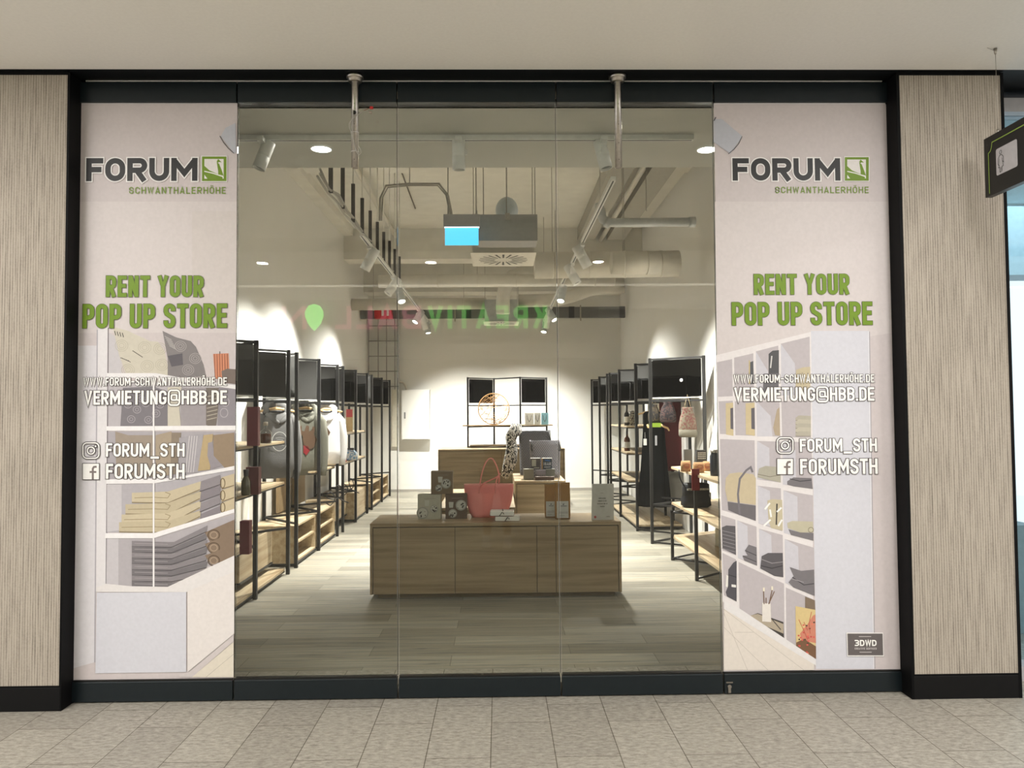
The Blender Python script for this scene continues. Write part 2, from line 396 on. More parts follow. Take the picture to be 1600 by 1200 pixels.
def glyph(ch, w, t, r):
    a = t/2; L, R, B, T = a, w-a, a, 1-a; r = min(r, (R-L)/2, (T-B)/2); m = w/2
    def lobes(y0, y1, x0=None):
        rr = min(r, (y1-y0)/2)
        return [(x0 if x0 is not None else L, y1), (R-rr, y1)] + arc(R-rr, y1-rr, rr, rr, 90, 0)[1:] + arc(R-rr, y0+rr, rr, rr, 0, -90) + [(x0 if x0 is not None else L, y0)]
    if ch == 'O': return [(arc(R-r, T-r, r, r, 0, 90)+arc(L+r, T-r, r, r, 90, 180)+arc(L+r, B+r, r, r, 180, 270)+arc(R-r, B+r, r, r, 270, 360), True)]
    if ch == 'Ö': return glyph('O', w, t, r)+[([(m-w*.27, 1.16), (m-w*.27+t*1.05, 1.16)], False), ([(m+w*.27-t*1.05, 1.16), (m+w*.27, 1.16)], False)]
    if ch == 'C': return [([(R, .64)] + arc(R-r, T-r, r, r, 0, 90)+arc(L+r, T-r, r, r, 90, 180)+arc(L+r, B+r, r, r, 180, 270)+arc(R-r, B+r, r, r, 270, 360)+[(R, .36)], False)]
    if ch == 'G': return [([(R, .66)] + arc(R-r, T-r, r, r, 0, 90)+arc(L+r, T-r, r, r, 90, 180)+arc(L+r, B+r, r, r, 180, 270)+arc(R-r, B+r, r, r, 270, 360)+[(R, .45), (m, .45)], False)]
    if ch == 'U': return [([(L, 1)]+arc(L+r, B+r, r, r, 180, 270)+arc(R-r, B+r, r, r, 270, 360)+[(R, 1)], False)]
    if ch == 'S': return [([(R, .70)]+arc(R-r, T-r, r, r, 0, 90)+arc(L+r, T-r, r, r, 90, 180)+[(L, .68), (L+.12*(R-L), .585), (R-.12*(R-L), .43), (R, .34)]+arc(R-r, B+r, r, r, 360, 270)+arc(L+r, B+r, r, r, 270, 180)+[(L, .30)], False)]
    if ch == 'D': return [([(L, 0), (L, 1)], False), (lobes(B, T), False)]
    if ch == 'P': return [([(L, 0), (L, 1)], False), (lobes(.44, T), False)]
    if ch == 'R': return [([(L, 0), (L, 1)], False), (lobes(.47, T), False), ([(m-.02, .47), (R, 0)], False)]
    if ch == 'B': return [([(L, 0), (L, 1)], False), (lobes(.52, T), False), (lobes(B, .52), False)]
    if ch == 'E': return [([(w, T), (L, T), (L, B), (w, B)], False), ([(L, .52), (w*.92, .52)], False)]
    if ch == 'F': return [([(w, T), (L, T), (L, 0)], False), ([(L, .50), (w*.90, .50)], False)]
    if ch == 'L': return [([(L, 1), (L, B), (w, B)], False)]
    if ch == 'T': return [([(0, T), (w, T)], False), ([(m, 0), (m, 1)], False)]
    if ch == 'H': return [([(L, 0), (L, 1)], False), ([(R, 0), (R, 1)], False), ([(L, .51), (R, .51)], False)]
    if ch == 'I': return [([(m, 0), (m, 1)], False)]
    if ch == 'N': return [([(L, 0), (L, 1)], False), ([(R, 0), (R, 1)], False), ([(L+a*.2, 1-a*.6), (R-a*.2, a*.6)], False)]
    if ch == 'M': return [([(L, 0), (L, 1)], False), ([(R, 0), (R, 1)], False), ([(L, 1-a*.8), (m, .34), (R, 1-a*.8)], False)]
    if ch == 'W': return [([(L*.9, 1), (w*.28, a), (m, .92), (w*.72, a), (w-L*.9, 1)], False)]
    if ch == 'V': return [([(L*.9, 1), (m, a*.9), (w-L*.9, 1)], False)]
    if ch == 'A': return [([(L*.9, 0), (m, 1-a*.9), (w-L*.9, 0)], False), ([(w*.22, .27), (w*.78, .27)], False)]
    if ch == 'Y': return [([(L*.9, 1), (m, .46), (w-L*.9, 1)], False), ([(m, 0), (m, .5)], False)]
    if ch == 'K': return [([(L, 0), (L, 1)], False), ([(R, 1), (L+a, .42)], False), ([(L+a*2.2, .56), (R, 0)], False)]
    if ch == '-': return [([(0, .48), (w, .48)], False)]
    if ch == '_': return [([(0, -.07), (w, -.07)], False)]
    if ch == '.': return [([(0, a), (t*1.0, a)], False)]
    if ch == '3': return [([(0, T), (m, T)]+arc(m, .75-a/2, R-m, .25-a/2, 90, -90)[1:]+[(w*.25, .5)], False), ([(w*.25, .5), (m, .5)]+arc(m, .25+a/2, R-m, .25-a/2, 90, -90)[1:]+[(0, a)], False)]
    if ch == '@':
        q = glyph('O', w, t*.75, r)[0][0]
        o = [(x, y*1.2-.12) for x, y in q]
        i = [(m+(x-m)*.48, .5+(y-.5)*.42) for x, y in q]
        return [(o, True, .75), (i, True, .75), ([(m+w*.2, .72), (m+w*.2, .33), (m+w*.36, .30)], False, .7)]
    return []


WF = {'W': 1.36, 'M': 1.32, 'I': .0, '.': .0, '-': .75, '_': 1.15, '@': 1.65, ' ': .42, 'A': 1.05, 'V': 1.05, 'E': .88, 'F': .85, 'L': .85, 'T': .95, 'Y': 1.05}


def ribbon(mb, pts, t, closed, xf, mi=0):
    n = len(pts); P = [Vector((x, y)) for x, y in pts]
    Q = [P[0]]
    for p in P[1:]:
        if (p-Q[-1]).length > 1e-5: Q.append(p)
    if closed and (Q[0]-Q[-1]).length < 1e-5: Q.pop()
    P = Q; n = len(P); A = []; Bq = []
    for i in range(n):
        pr = P[i-1] if (closed or i) else None; nx = P[(i+1) % n] if (closed or i < n-1) else None
        d0 = (P[i]-pr).normalized() if pr is not None else None; d1 = (nx-P[i]).normalized() if nx is not None else None
        if d0 is None: d0 = d1
        if d1 is None: d1 = d0
        n0 = Vector((-d0.y, d0.x)); n1 = Vector((-d1.y, d1.x)); nn = n0+n1
        if nn.length < 1e-4: nn = n0.copy()
        nn.normalize(); k = t/2/max(.38, nn.dot(n0))
        A.append(P[i]+nn*k); Bq.append(P[i]-nn*k)
    m = n if closed else n-1
    for i in range(m):
        j = (i+1) % n
        mb.add([xf(*A[i]), xf(*A[j]), xf(*Bq[j]), xf(*Bq[i])], [(0, 1, 2, 3)], mi)


def text_strokes(mb, s, wide, t, gap, r, origin, ux, uz, length, height, mi=0, grow=0.0, fit=True):
    """set the string s along ux; wide = letter width in letter heights when length is None"""
    def lay(w):
        x = 0; out = []
        for c in s:
            cw = t if c in '.I' else w*WF.get(c, 1.0)
            out.append((c, x, cw)); x += cw+gap
        return out, x-gap
    ratio = length/height
    lo, hi = .05, 4
    for _ in range(40):
        md = (lo+hi)/2
        if lay(md)[1] > ratio: hi = md
        else: lo = md
    L, tot = lay((lo+hi)/2)
    nrm = ux.cross(uz).normalized()
    for gi, (c, x, cw) in enumerate(L):
        for si, st in enumerate(glyph(c, cw, t, r)):
            lift = nrm*(8e-6*(si % 3+3*(gi % 2)))
            kk = st[2] if len(st) > 2 else 1
            pts = st[0]
            if grow and not st[1]:
                p = [Vector(q) for q in pts]
                d0 = (p[0]-p[1]).normalized()*grow/2; d1 = (p[-1]-p[-2]).normalized()*grow/2
                pts = [tuple(p[0]+d0)]+pts[1:-1]+[tuple(p[-1]+d1)]
            ribbon(mb, pts, t*kk+grow, st[1], lambda a, b, x=x, lift=lift: origin+lift+ux*((x+a)*height)+uz*(b*height), mi)


# ------------------------------------------------------------------ printed posters on the outer panes
YP = -.0085


class Print:
    """flat print: polygons in photograph pixels carried onto the pane's plane, each a hair in front of the last"""
    def __init__(s): s.mb = MB(); s.mats = []; s.k = 0
    def mi(s, c):
        m = flat(tuple(v/255 for v in c))
        if m not in s.mats: s.mats.append(m)
        return s.mats.index(m)
    def p(s, c, pts):
        s.k += 1; y = YP-.00002*s.k
        s.mb.poly([at(px, py, 1, y) for px, py in pts], s.mi(c))
    def line(s, c, pts, wpx=1.0, closed=False):
        s.k += 1; y = YP-.00002*s.k
        ribbon(s.mb, pts, wpx, closed, lambda a, b: at(a, b, 1, y), s.mi(c))
    def ell(s, c, cx, cy, rx, ry, wpx=.8, rot=0):
        pts = []
        for i in range(20):
            a = 2*PI*i/20; x, y = rx*math.cos(a), ry*math.sin(a)
            pts.append((cx+x*math.cos(rot)-y*math.sin(rot), cy+x*math.sin(rot)+y*math.cos(rot)))
        if wpx: s.line(c, pts, wpx, True)
        else: s.p(c, pts)
    def text(s, c, st, x0, x1, ytop, ybot, t, gap, r, halo=None, hg=.1, slope=0.0):
        a = at(x0, ybot, 1, YP); b = at(x1, ybot+slope, 1, YP); tp = at((x0+x1)/2, ytop+slope/2, 1, YP)
        ux = (b-a); ln = ux.length; ux.normalize(); h = tp.z-(a.z+b.z)/2; uz = Vector((0, 0, 1))
        s.k += 1
        if halo:
            text_strokes(s.mb, st, .4, t, gap, r, Vector((a.x, YP-.00002*s.k, a.z)), ux, uz, ln, h, s.mi(halo), hg)
            s.k += 3
        text_strokes(s.mb, st, .4, t, gap, r, Vector((a.x, YP-.00002*s.k, a.z)), ux, uz, ln, h, s.mi(c))
        s.k += 2


GREEN = (114, 145, 38); DARK = (46, 46, 47); HALO = (240, 238, 238); SHAD = (78, 72, 74); WH = (248, 247, 244)


def logo(P, ox):
    """FORUM word mark with the swan in a square; ox = shift in px from the left poster"""
    s = 0 if ox == 0 else 1
    if s == 0:
        P.text(DARK, 'FORUM', 135, 309, 247.5, 283.5, .235, .085, .5, HALO, .10, -.5)
        P.text(GREEN, 'SCHWANTHALERHÖHE', 202, 353, 292.5, 303, .135, .24, .5, None)
        q = (315.5, 244.5, 354, 283)
    else:
        P.text(DARK, 'FORUM', 1144.5, 1313, 247.5, 282.5, .235, .085, .5, HALO, .10, 0)
        P.text(GREEN, 'SCHWANTHALERHÖHE', 1211, 1357, 292, 302, .135, .24, .5, None)
        q = (1320, 245.5, 1357.5, 282.5)
    x0, y0, x1, y1 = q; W = x1-x0; H = y1-y0
    g = lambda pts: [(x0+a*W, y0+b*H) for a, b in pts]
    P.p(HALO, [(x0-1, y0-1), (x1+1, y0-1), (x1+1, y1+1), (x0-1, y1+1)])
    P.p((112, 142, 36), [(x0, y0), (x1, y0), (x1, y1), (x0, y1)])
    P.p((228, 224, 222), g([(.10, .10), (.88, .10), (.88, .80), (.10, .62)]))
    P.p(GREEN, g([(.10, .38), (.30, .56), (.66, .72), (.88, .80), (.88, .90), (.10, .90)]))
    P.p(GREEN, g([(.60, .22), (.70, .30), (.80, .55), (.88, .78), (.66, .72), (.66, .60)]))
    P.p(GREEN, g([(.60, .20), (.66, .10), (.80, .24), (.70, .22), (.64, .26)]))
    P.line((236, 234, 232), g([(.10, .60), (.45, .68), (.86, .82), (.86, .90)]), 1.6)
    P.p((236, 234, 232), g([(.10, .74), (.22, .90), (.10, .90)]))


def icons(P, x0, x1, yi0, yi1, yf0, yf1):
    for (c, g) in ((SHAD, 2.2), (WH, 0)):
        m = (x0+x1)/2; h = yi1-yi0; cy = (yi0+yi1)/2; r = h*.27
        pts = arc(x1-r, yi0+r, r, r, -90, 0)+arc(x1-r, yi1-r, r, r, 0, 90)+arc(x0+r, yi1-r, r, r, 90, 180)+arc(x0+r, yi0+r, r, r, 180, 270)
        P.line(c, pts, 1.9+g, True)
        P.ell(c, m, cy, h*.23, h*.23, 2.0+g)
        P.ell(c, x1-h*.22, yi0+h*.22, 1.4+g/2, 1.4+g/2, 0)
    P.p(SHAD, [(x0-1, yf0-1), (x1+1, yf0-1), (x1+1, yf1+1), (x0-1, yf1+1)])
    P.p(WH, [(x0, yf0), (x1, yf0), (x1, yf1), (x0, yf1)])
    W = x1-x0; H = yf1-yf0
    fx = x0+W*.62
    P.line((128, 118, 116), [(x0+W*.86, yf0+H*.19), (fx+W*.07, yf0+H*.21), (fx, yf0+H*.32), (fx, yf1)], 3.2)
    P.line((128, 118, 116), [(x0+W*.42, yf0+H*.53), (x0+W*.84, yf0+H*.53)], 3.0)


def poster_root(label, a, b, c):
    root = thing('window_poster', label, 'poster', (0, 0, 0), 0, None)
    return root


# ---- left poster
def left_poster():
    root = poster_root('tall pale poster on the left glass panel, picturing cushions and folded blankets on white shelves', 0, 0, 0)
    P = Print()
    P.p((204, 195, 196), [(122.5, 162.5), (371, 161.5), (365, 1059), (110, 1063)])
    P.p((211, 203, 203), [(121, 315), (370, 315), (369, 520), (160, 520), (118, 520)])
    P.p((208, 200, 198), [(300, 330), (370, 330), (369, 520), (300, 480)])
    # picture: cabinet and shelves
    P.p((216, 213, 218), [(113, 540), (151, 540), (147, 1035), (111, 1045)])
    P.p((176, 172, 180), [(151, 515), (153, 515), (149, 1035), (147, 1035)])
    P.p((224, 221, 224), [(153, 512), (168, 512), (165, 920), (150, 925)])
    P.p((120, 114, 120), [(168.5, 512), (170, 512), (167, 918), (165, 918)])
    P.p((198, 194, 198), [(170, 520), (190, 530), (190, 590), (170, 588)])
    P.p((186, 181, 186), [(169, 594), (368, 600), (368, 668), (169, 668)])
    P.p((172, 167, 173), [(169, 674), (368, 674), (366, 735), (300, 748), (168, 750)])
    P.p((180, 176, 182), [(168, 756), (240, 756), (366, 730), (366, 800), (240, 832), (167, 832)])
    P.p((178, 173, 178), [(167, 841), (240, 841), (366, 803), (365, 870), (240, 918), (166, 918)])
    P.p((200, 196, 200), [(167, 757), (190, 757), (190, 828), (167, 831)])
    P.p((198, 194, 199), [(167, 841), (185, 841), (185, 915), (166, 917)])
    cream = (204, 198, 184); grey = (132, 127, 128); dgrey = (108, 104, 108); taupe = (150, 138, 124); tan = (198, 180, 146); lgrey = (160, 154, 158)
    # top row cushions and candle
    P.p(cream, [(176, 510), (200, 517), (234, 533), (247, 534), (257, 548), (265, 585), (262, 590), (197, 584), (186, 555)])
    for cx, cy in ((190, 540), (226, 543), (230, 572), (253, 570), (200, 578), (250, 545)):
        for rr in (10, 7, 4): P.ell((182, 176, 160), cx, cy, rr, rr*.9, .7)
    for i in range(8): P.line((70, 66, 62), [(207+2*i, 548+i*1.3), (209+2*i, 549+i*1.3)], 1.1)
    for i in range(4): P.line((80, 76, 72), [(179+i*4, 517+i), (181+i*4, 524+i)], 1.2)
    for i in range(5): P.line((90, 84, 80), [(188+i*3, 559+i), (192+i*3, 560+i*1.5)], 1.0)
    P.p(grey, [(254, 517), (275, 527), (298, 533), (306, 542), (318, 570), (322, 588), (262, 590), (262, 560)])
    P.p((98, 94, 100), [(262, 556), (285, 552), (286, 570), (268, 573)])
    for cx, cy in ((282, 541), (294, 578), (305, 560)):
        for rr in (9, 6, 3): P.ell((172, 166, 166), cx, cy, rr, rr*.9, .8)
    for i in range(6): P.line((190, 186, 184), [(257+i*1.5, 525+i*3), (268+i*1.5, 531+i*3)], .8)
    P.p((206, 138, 108), [(333, 553), (357, 552), (359, 590), (336, 592)])
    for i in range(6): P.line((118, 72, 54), [(335+i*4, 553), (336+i*4, 590)], .9)
    P.line((40, 36, 36), [(343.5, 549), (343.5, 553)], 1)
    P.p((122, 110, 104), [(346, 580), (355, 576), (368, 577), (368, 600), (348, 598)])
    P.p((232, 230, 232), [(167, 583), (243, 583), (283, 590), (368, 602), (368, 608), (242, 591), (167, 590)])
    # second row
    P.p((126, 122, 128), [(192, 606), (240, 604), (262, 612), (262, 667), (188, 667)])
    for cx, cy in ((200, 632), (214, 640), (228, 630), (244, 646), (205, 655), (232, 656), (250, 632), (220, 622)):
        P.ell((166, 160, 166), cx, cy, 6, 5.5, 1.1); P.ell((166, 160, 166), cx, cy, 2.6, 2.4, .9)
    P.p(cream, [(262, 605), (284, 604), (280, 640), (283, 666), (262, 666)])
    P.p(lgrey, [(283, 606), (322, 606), (322, 664), (282, 666)])
    P.p((120, 112, 106), [(322, 606), (344, 606), (337, 670), (322, 664)])
    for i in range(7): P.line((178, 170, 158), [(323, 620+i*6), (340, 616+i*6)], 1.3)
    P.p((146, 141, 148), [(342, 605), (368, 608), (368, 667), (340, 667)])
    for cx, cy in ((350, 645), (352, 628)): P.ell((180, 174, 180), cx, cy, 6, 7, 1.1)
    P.p((236, 234, 236), [(166, 666), (368, 665), (368, 672), (166, 673)])
    # third row
    P.p((156, 144, 132), [(180, 674), (200, 680), (240, 680), (240, 745), (182, 745)])
    P.p((166, 152, 134), [(243, 680), (268, 674), (268, 742), (243, 744)])
    P.p((140, 128, 114), [(268, 676), (283, 676), (276, 740), (266, 742)])
    P.p((166, 162, 168), [(280, 684), (318, 677), (310, 738), (278, 740)])
    for i in range(4): P.line((210, 206, 208), [(296+i*4, 681), (290+i*4, 738)], 1)
    P.p((182, 162, 126), [(318, 680), (333, 678), (328, 734), (309, 736)])
    P.p((152, 146, 152), [(325, 692), (332, 690), (335, 712), (350, 714), (352, 726), (330, 733), (324, 712)])
    P.p((150, 132, 112), [(333, 680), (366, 676), (366, 730), (352, 732), (334, 712)])
    P.p((238, 236, 238), [(166, 749), (270, 747), (366, 728), (366, 734), (242, 755), (166, 756)])
    # fourth row: blankets
    for i, (xa, ya) in enumerate(((206, 774), (196, 792), (190, 808), (186, 820))):
        P.p((200, 188, 162) if i % 2 == 0 else (192, 180, 154), [(xa, ya-4), (262, ya-6), (314, 752+i*15), (313, 766+i*14), (262, ya+13), (xa, ya+12)])
        P.line((128, 114, 90), [(xa, ya+11), (262, ya+12), (312, 765+i*14)], 1.3)
        P.line((150, 136, 108), [(xa+4, ya+4), (240, ya+3), (262, ya+4), (266, ya-2), (258, ya-5)], 1)
    for i in range(4):
        P.p((138, 132, 138) if i % 2 else (146, 140, 145), [(314, 752+i*17), (344, 742+i*16), (344, 758+i*15), (312, 768+i*16)])
        P.line((96, 90, 94), [(312, 768+i*16), (344, 757+i*15)], 1.2)
    for i in range(3):
        P.p((200, 186, 158), [(346, 746+i*20), (366, 740+i*19), (366, 758+i*19), (346, 764+i*20)])
        P.line((140, 122, 90), [(346, 764+i*20), (366, 758+i*19)], 1.2)
        P.ell((120, 104, 80), 348, 755+i*19, 3.4, 7.5, 1.4)
    P.p((238, 236, 238), [(164, 833), (240, 833), (366, 795), (366, 801), (240, 841), (164, 841)])
    # fifth row: grey blankets
    for i in range(8):
        y = 845+i*9
        P.p((120, 116, 120) if i % 2 else (138, 133, 137), [(206, y), (262, y+2), (272, y+2), (324, y-24+i*2.2), (322, y-14+i*2.2), (272, y+10), (206, y+9)])
        P.line((82, 78, 82), [(206, y+9), (268, y+10), (322, y-14+i*2.2)], 1.1)
        P.line((164, 158, 162), [(210, y+4), (262, y+5.5)], .8)
    for i in range(3):
        P.p((136, 118, 102), [(320, 832+i*18), (366, 812+i*19), (366, 838+i*17), (330, 850+i*16)])
        P.ell((98, 82, 68), 334, 836+i*20, 9, 8, 1.6); P.ell((172, 152, 132), 334, 836+i*20, 5.5, 5, 1.3)
    P.line((238, 236, 238), [(240, 590), (240, 917)], 2.6)
    # base unit
    P.p((226, 222, 222), [(150, 918), (165, 912), (206, 916), (262, 917), (366, 868), (366, 900), (292, 925), (152, 925)])
    P.p((210, 210, 219), [(151, 926), (291, 925), (291, 1050), (149, 1052)])
    P.p((227, 221, 219), [(293, 924), (366, 893), (366, 990), (293, 1050)])
    P.p((206, 198, 198), [(280, 1053), (296, 1050), (365, 992), (365, 1002), (300, 1058), (280, 1058)])
    P.p((222, 214, 200), [(300, 1058), (365, 1003), (365, 1058)])
    P.line((190, 182, 170), [(322, 1058), (365, 1022)], .8)
    # spotlight print
    P.p((188, 190, 200), [(345, 213), (352, 200), (368, 192), (369, 238), (366, 240)])
    P.line((60, 60, 66), [(343.5, 212.5), (349, 222), (356, 231), (365.5, 239.5)], 1)
    logo(P, 0)
    P.text(GREEN, 'RENT YOUR', 166, 318.5, 431, 464, .175, .085, .2, (74, 84, 40), .035)
    P.text(GREEN, 'POP UP STORE', 129.5, 355, 475.5, 513, .170, .085, .2, (74, 84, 40), .035, -1)
    P.text(WH, 'WWW.FORUM-SCHWANTHALERHÖHE.DE', 131, 355, 590, 602.8, .15, .10, .2, SHAD, .09, -.4)
    P.text(WH, 'VERMIETUNG@HBB.DE', 132, 355, 610.5, 632.5, .165, .085, .2, SHAD, .08, -.8)
    P.text(WH, 'FORUM_STH', 166, 289, 692.5, 713.5, .165, .09, .2, SHAD, .08)
    P.text(WH, 'FORUMSTH', 166, 289, 724.5, 748, .165, .09, .2, SHAD, .08)
    icons(P, 129.5, 154.5, 692, 716, 724.5, 749)
    P.mb.build('printed_picture', P.mats, root)
    MB().box(xs[0]+.010, xs[1]-.004, -.0080, -.0062, .118, 3.178).build('film', mat('poster_film', (.70, .66, .67), .4), root)


def right_poster():
    root = poster_root('tall pale poster on the right glass panel, picturing white cube shelves with bags and towels', 0, 0, 0)
    P = Print()
    P.p((204, 195, 196), [(1115, 162.8), (1387.5, 162.8), (1410.6, 1047), (1131, 1047.6)])
    P.p((211, 203, 203), [(1117, 315), (1391, 315), (1396, 520), (1120, 560)])
    fr = (226, 221, 222); blu = (207, 207, 217)
    P.p(fr, [(1119, 555), (1269, 518), (1271, 1036), (1129, 940)])
    P.p((210, 210, 219), [(1267, 517), (1358, 517), (1366, 1045), (1275, 1045)])
    P.line((160, 156, 164), [(1358.5, 518), (1367, 1045)], 1.2)
    P.line((232, 232, 236), [(1357, 518), (1365.5, 1045)], 1.0)
    back = (188, 181, 185); side = (202, 200, 208)
    def cell(q, inner=None):
        P.p(back, q)
        if inner: P.p(side, inner)
    cell([(1120, 566), (1144, 561), (1145, 619), (1122, 620)])
    cell([(1147, 559), (1177, 552), (1178, 619), (1148, 619)])
    cell([(1181, 549), (1216, 540), (1217, 619), (1182, 619)], [(1181, 549), (1200, 580), (1200, 619), (1182, 619)])
    cell([(1220, 537), (1265, 526), (1266, 617), (1221, 618)], [(1220, 537), (1242, 568), (1244, 617), (1221, 618)])
    cell([(1123, 627), (1145, 626), (1146, 679), (1125, 678)])
    cell([(1148, 627), (1179, 626), (1180, 681), (1149, 680)])
    cell([(1182, 627), (1218, 626), (1219, 682), (1183, 682)], [(1182, 627), (1204, 650), (1207, 682), (1183, 682)])
    cell([(1221, 627), (1267, 626), (1267, 684), (1222, 683)])
    cell([(1125, 686), (1179, 688), (1181, 812), (1128, 797)])
    cell([(1183, 689), (1219, 690), (1220, 754), (1183, 749)], [(1183, 689), (1202, 700), (1203, 748), (1183, 749)])
    cell([(1223, 690), (1268, 691), (1270, 764), (1223, 757)], [(1223, 690), (1243, 704), (1244, 758), (1223, 757)])
    cell([(1184, 759), (1220, 763), (1222, 830), (1185, 818)], [(1184, 759), (1203, 767), (1204, 822), (1185, 818)])
    cell([(1224, 766), (1270, 774), (1271, 845), (1225, 833)], [(1224, 766), (1246, 776), (1247, 838), (1225, 833)])
    cell([(1127, 805), (1149, 812), (1150, 868), (1129, 860)])
    cell([(1152, 813), (1182, 823), (1183, 884), (1153, 872)], [(1152, 813), (1168, 822), (1169, 876), (1153, 872)])
    cell([(1186, 826), (1223, 836), (1224, 902), (1187, 889)], [(1186, 826), (1205, 836), (1207, 895), (1187, 889)])
    cell([(1226, 842), (1272, 856), (1273, 932), (1227, 911)], [(1226, 842), (1247, 854), (1249, 921), (1227, 911)])
    cell([(1129, 864), (1150, 874), (1151, 940), (1131, 930)])
    cell([(1154, 878), (1225, 912), (1226, 1000), (1156, 965)])
    cell([(1228, 918), (1274, 938), (1275, 1033), (1229, 1021)])
    tan = (200, 186, 158); ol = (176, 172, 158); dk = (122, 118, 122); dk2 = (96, 93, 97)
    P.p((88, 88, 90), [(1201, 553), (1207, 548), (1217, 547), (1217, 585), (1201, 584)]); P.line((210, 208, 206), [(1206, 556), (1204, 575)], 2)
    P.p((92, 92, 96), [(1172, 566), (1177, 564), (1178, 600), (1172, 600)]); P.p((196, 180, 140), [(1170, 562), (1172, 564), (1172, 600), (1170, 600)])
    P.p((110, 108, 112), [(1193, 584), (1216, 583), (1217, 618), (1192, 618)])
    P.p((196, 184, 156), [(1244, 578), (1254, 574), (1266, 573), (1266, 612), (1243, 612)]); P.line((160, 146, 120), [(1244, 592), (1266, 590)], 1)
    for xa, xb in ((1134, 1145.5), (1165, 1179)):
        P.p((204, 188, 152), [(xa, 630), (xb, 629), (xb+.5, 681), (xa+.5, 679)])
        P.p((104, 100, 106), [(xa+(xb-xa)*.62, 638), (xb, 637), (xb+.4, 671), (xa+(xb-xa)*.65, 670)])
    P.p((178, 162, 140), [(1214, 640), (1218, 636), (1219, 681), (1211, 680), (1208, 668)])
    for i in range(5):
        P.p((188, 182, 166) if i % 2 else (178, 172, 158), [(1243, 653+i*6), (1248, 649+i*6.2), (1267, 650+i*6), (1267, 657+i*6), (1243, 657+i*6)])
        P.line((140, 132, 118), [(1243, 657+i*6.2), (1267, 657+i*6.2)], .8)
    # big tan bag with grey strap
    P.p(tan, [(1134, 747), (1140, 740), (1155, 738), (1177, 741), (1181, 747), (1181, 789), (1137, 783), (1133, 765)])
    P.p((112, 108, 112), [(1137, 784), (1181, 790), (1181, 814), (1156, 805), (1138, 797)])
    P.line((122, 118, 124), [(1156, 805), (1153, 772), (1156, 748), (1166, 735), (1173, 730), (1176, 738)], 3.2)
    P.p(ol, [(1186, 732), (1196, 728), (1219, 730), (1220, 754), (1184, 746), (1184, 742)])
    P.line((128, 122, 110), [(1184, 741), (1203, 745), (1219, 742)], 1)
    P.p(dk, [(1230, 752), (1240, 746), (1268, 747), (1270, 764), (1240, 760), (1230, 757)]); P.line((70, 68, 72), [(1234, 748), (1250, 752), (1268, 750)], 1.2)
    P.p((196, 186, 160), [(1199, 782), (1207, 780), (1222, 781), (1223, 829), (1205, 825), (1201, 815)])
    P.line((66, 62, 60), [(1214, 787), (1213, 820)], 2.2)
    for q in ([(1195, 796), (1203, 786)], [(1203, 796), (1205, 808)], [(1193, 822), (1204, 812)], [(1214, 800), (1221, 793)], [(1216, 822), (1222, 812)]): P.line((240, 240, 238), q, 2.8)
    P.p((190, 184, 162), [(1230, 817), (1238, 814), (1270, 815), (1271, 832), (1250, 832), (1231, 825)])
    P.p(dk, [(1232, 827), (1250, 832), (1271, 833), (1271, 845), (1236, 836)]); P.ell((130, 122, 104), 1267, 828, 4, 4, 1)
    P.p(dk2, [(1128, 824), (1135, 821), (1149, 822), (1150, 867), (1129, 857)])
    for i in range(6): P.line((150, 146, 150), [(1128, 829+i*5.5), (1149, 834+i*5.7)], .8)
    P.p(dk, [(1170, 851), (1182, 855), (1183, 884), (1163, 876), (1160, 868), (1168, 868), (1164, 860)]); P.line((72, 70, 74), [(1164, 860), (1182, 868)], 1.1); P.line((72, 70, 74), [(1161, 869), (1182, 878)], 1.1)
    P.p(dk2, [(1190, 869), (1200, 864), (1223, 864), (1224, 902), (1210, 900), (1188, 888)]); P.line((148, 144, 148), [(1190, 874), (1206, 880), (1223, 878)], 1.2); P.line((58, 56, 60), [(1189, 884), (1206, 888), (1223, 884)], 1.2)
    P.p(dk, [(1234, 886), (1252, 892), (1272, 890), (1273, 931), (1240, 918), (1232, 910), (1240, 900)]); P.line((70, 68, 72), [(1238, 902), (1256, 914), (1272, 912)], 1.3); P.line((164, 160, 164), [(1236, 904), (1256, 910)], 1)
    P.p((86, 84, 90), [(1138, 890), (1146, 879), (1151, 876), (1151, 940), (1136, 932), (1134, 925), (1138, 915)])
    P.line((60, 58, 62), [(1138, 898), (1151, 902)], 1.2); P.p((232, 230, 224), [(1135, 898), (1138, 900), (1137, 918), (1134, 916)]); P.p((230, 228, 224), [(1143, 913), (1150, 914), (1150, 918), (1143, 917)])
    # brushes in a pot on a palette
    P.p((70, 66, 64), [(1161, 966), (1184, 958), (1224, 972), (1225, 1000), (1208, 1000)])
    P.p((176, 164, 146), [(1163, 964), (1184, 959), (1224, 975), (1224, 990)])
    P.line((214, 206, 194), [(1194, 983), (1210, 997)], 1.2); P.line((90, 84, 80), [(1205, 966), (1220, 984)], 1.6); P.line((214, 206, 194), [(1188, 982), (1200, 992)], 1.2)
    P.p((226, 220, 214), [(1191, 942), (1204, 943), (1205, 972), (1191, 971)])
    for q in ([(1194, 944), (1193, 922)], [(1197, 943), (1197, 934)], [(1202, 943), (1207, 919)], [(1201, 944), (1210, 924)]): P.line((120, 96, 78), q, 1.4)
    P.p((230, 222, 204), [(1192, 918), (1195, 918), (1195, 924), (1192, 924)]); P.p((230, 222, 204), [(1205, 916), (1208, 916), (1208, 922), (1205, 922)])
    # paintings
    P.p((128, 112, 96), [(1258, 932), (1273, 938), (1274, 955), (1258, 950)])
    P.p((214, 192, 140), [(1243, 947), (1274, 953), (1275, 1032), (1244, 1022)])
    P.p((204, 134, 112), [(1262, 975), (1270, 962), (1274, 960), (1275, 1005), (1252, 1000), (1250, 990)])
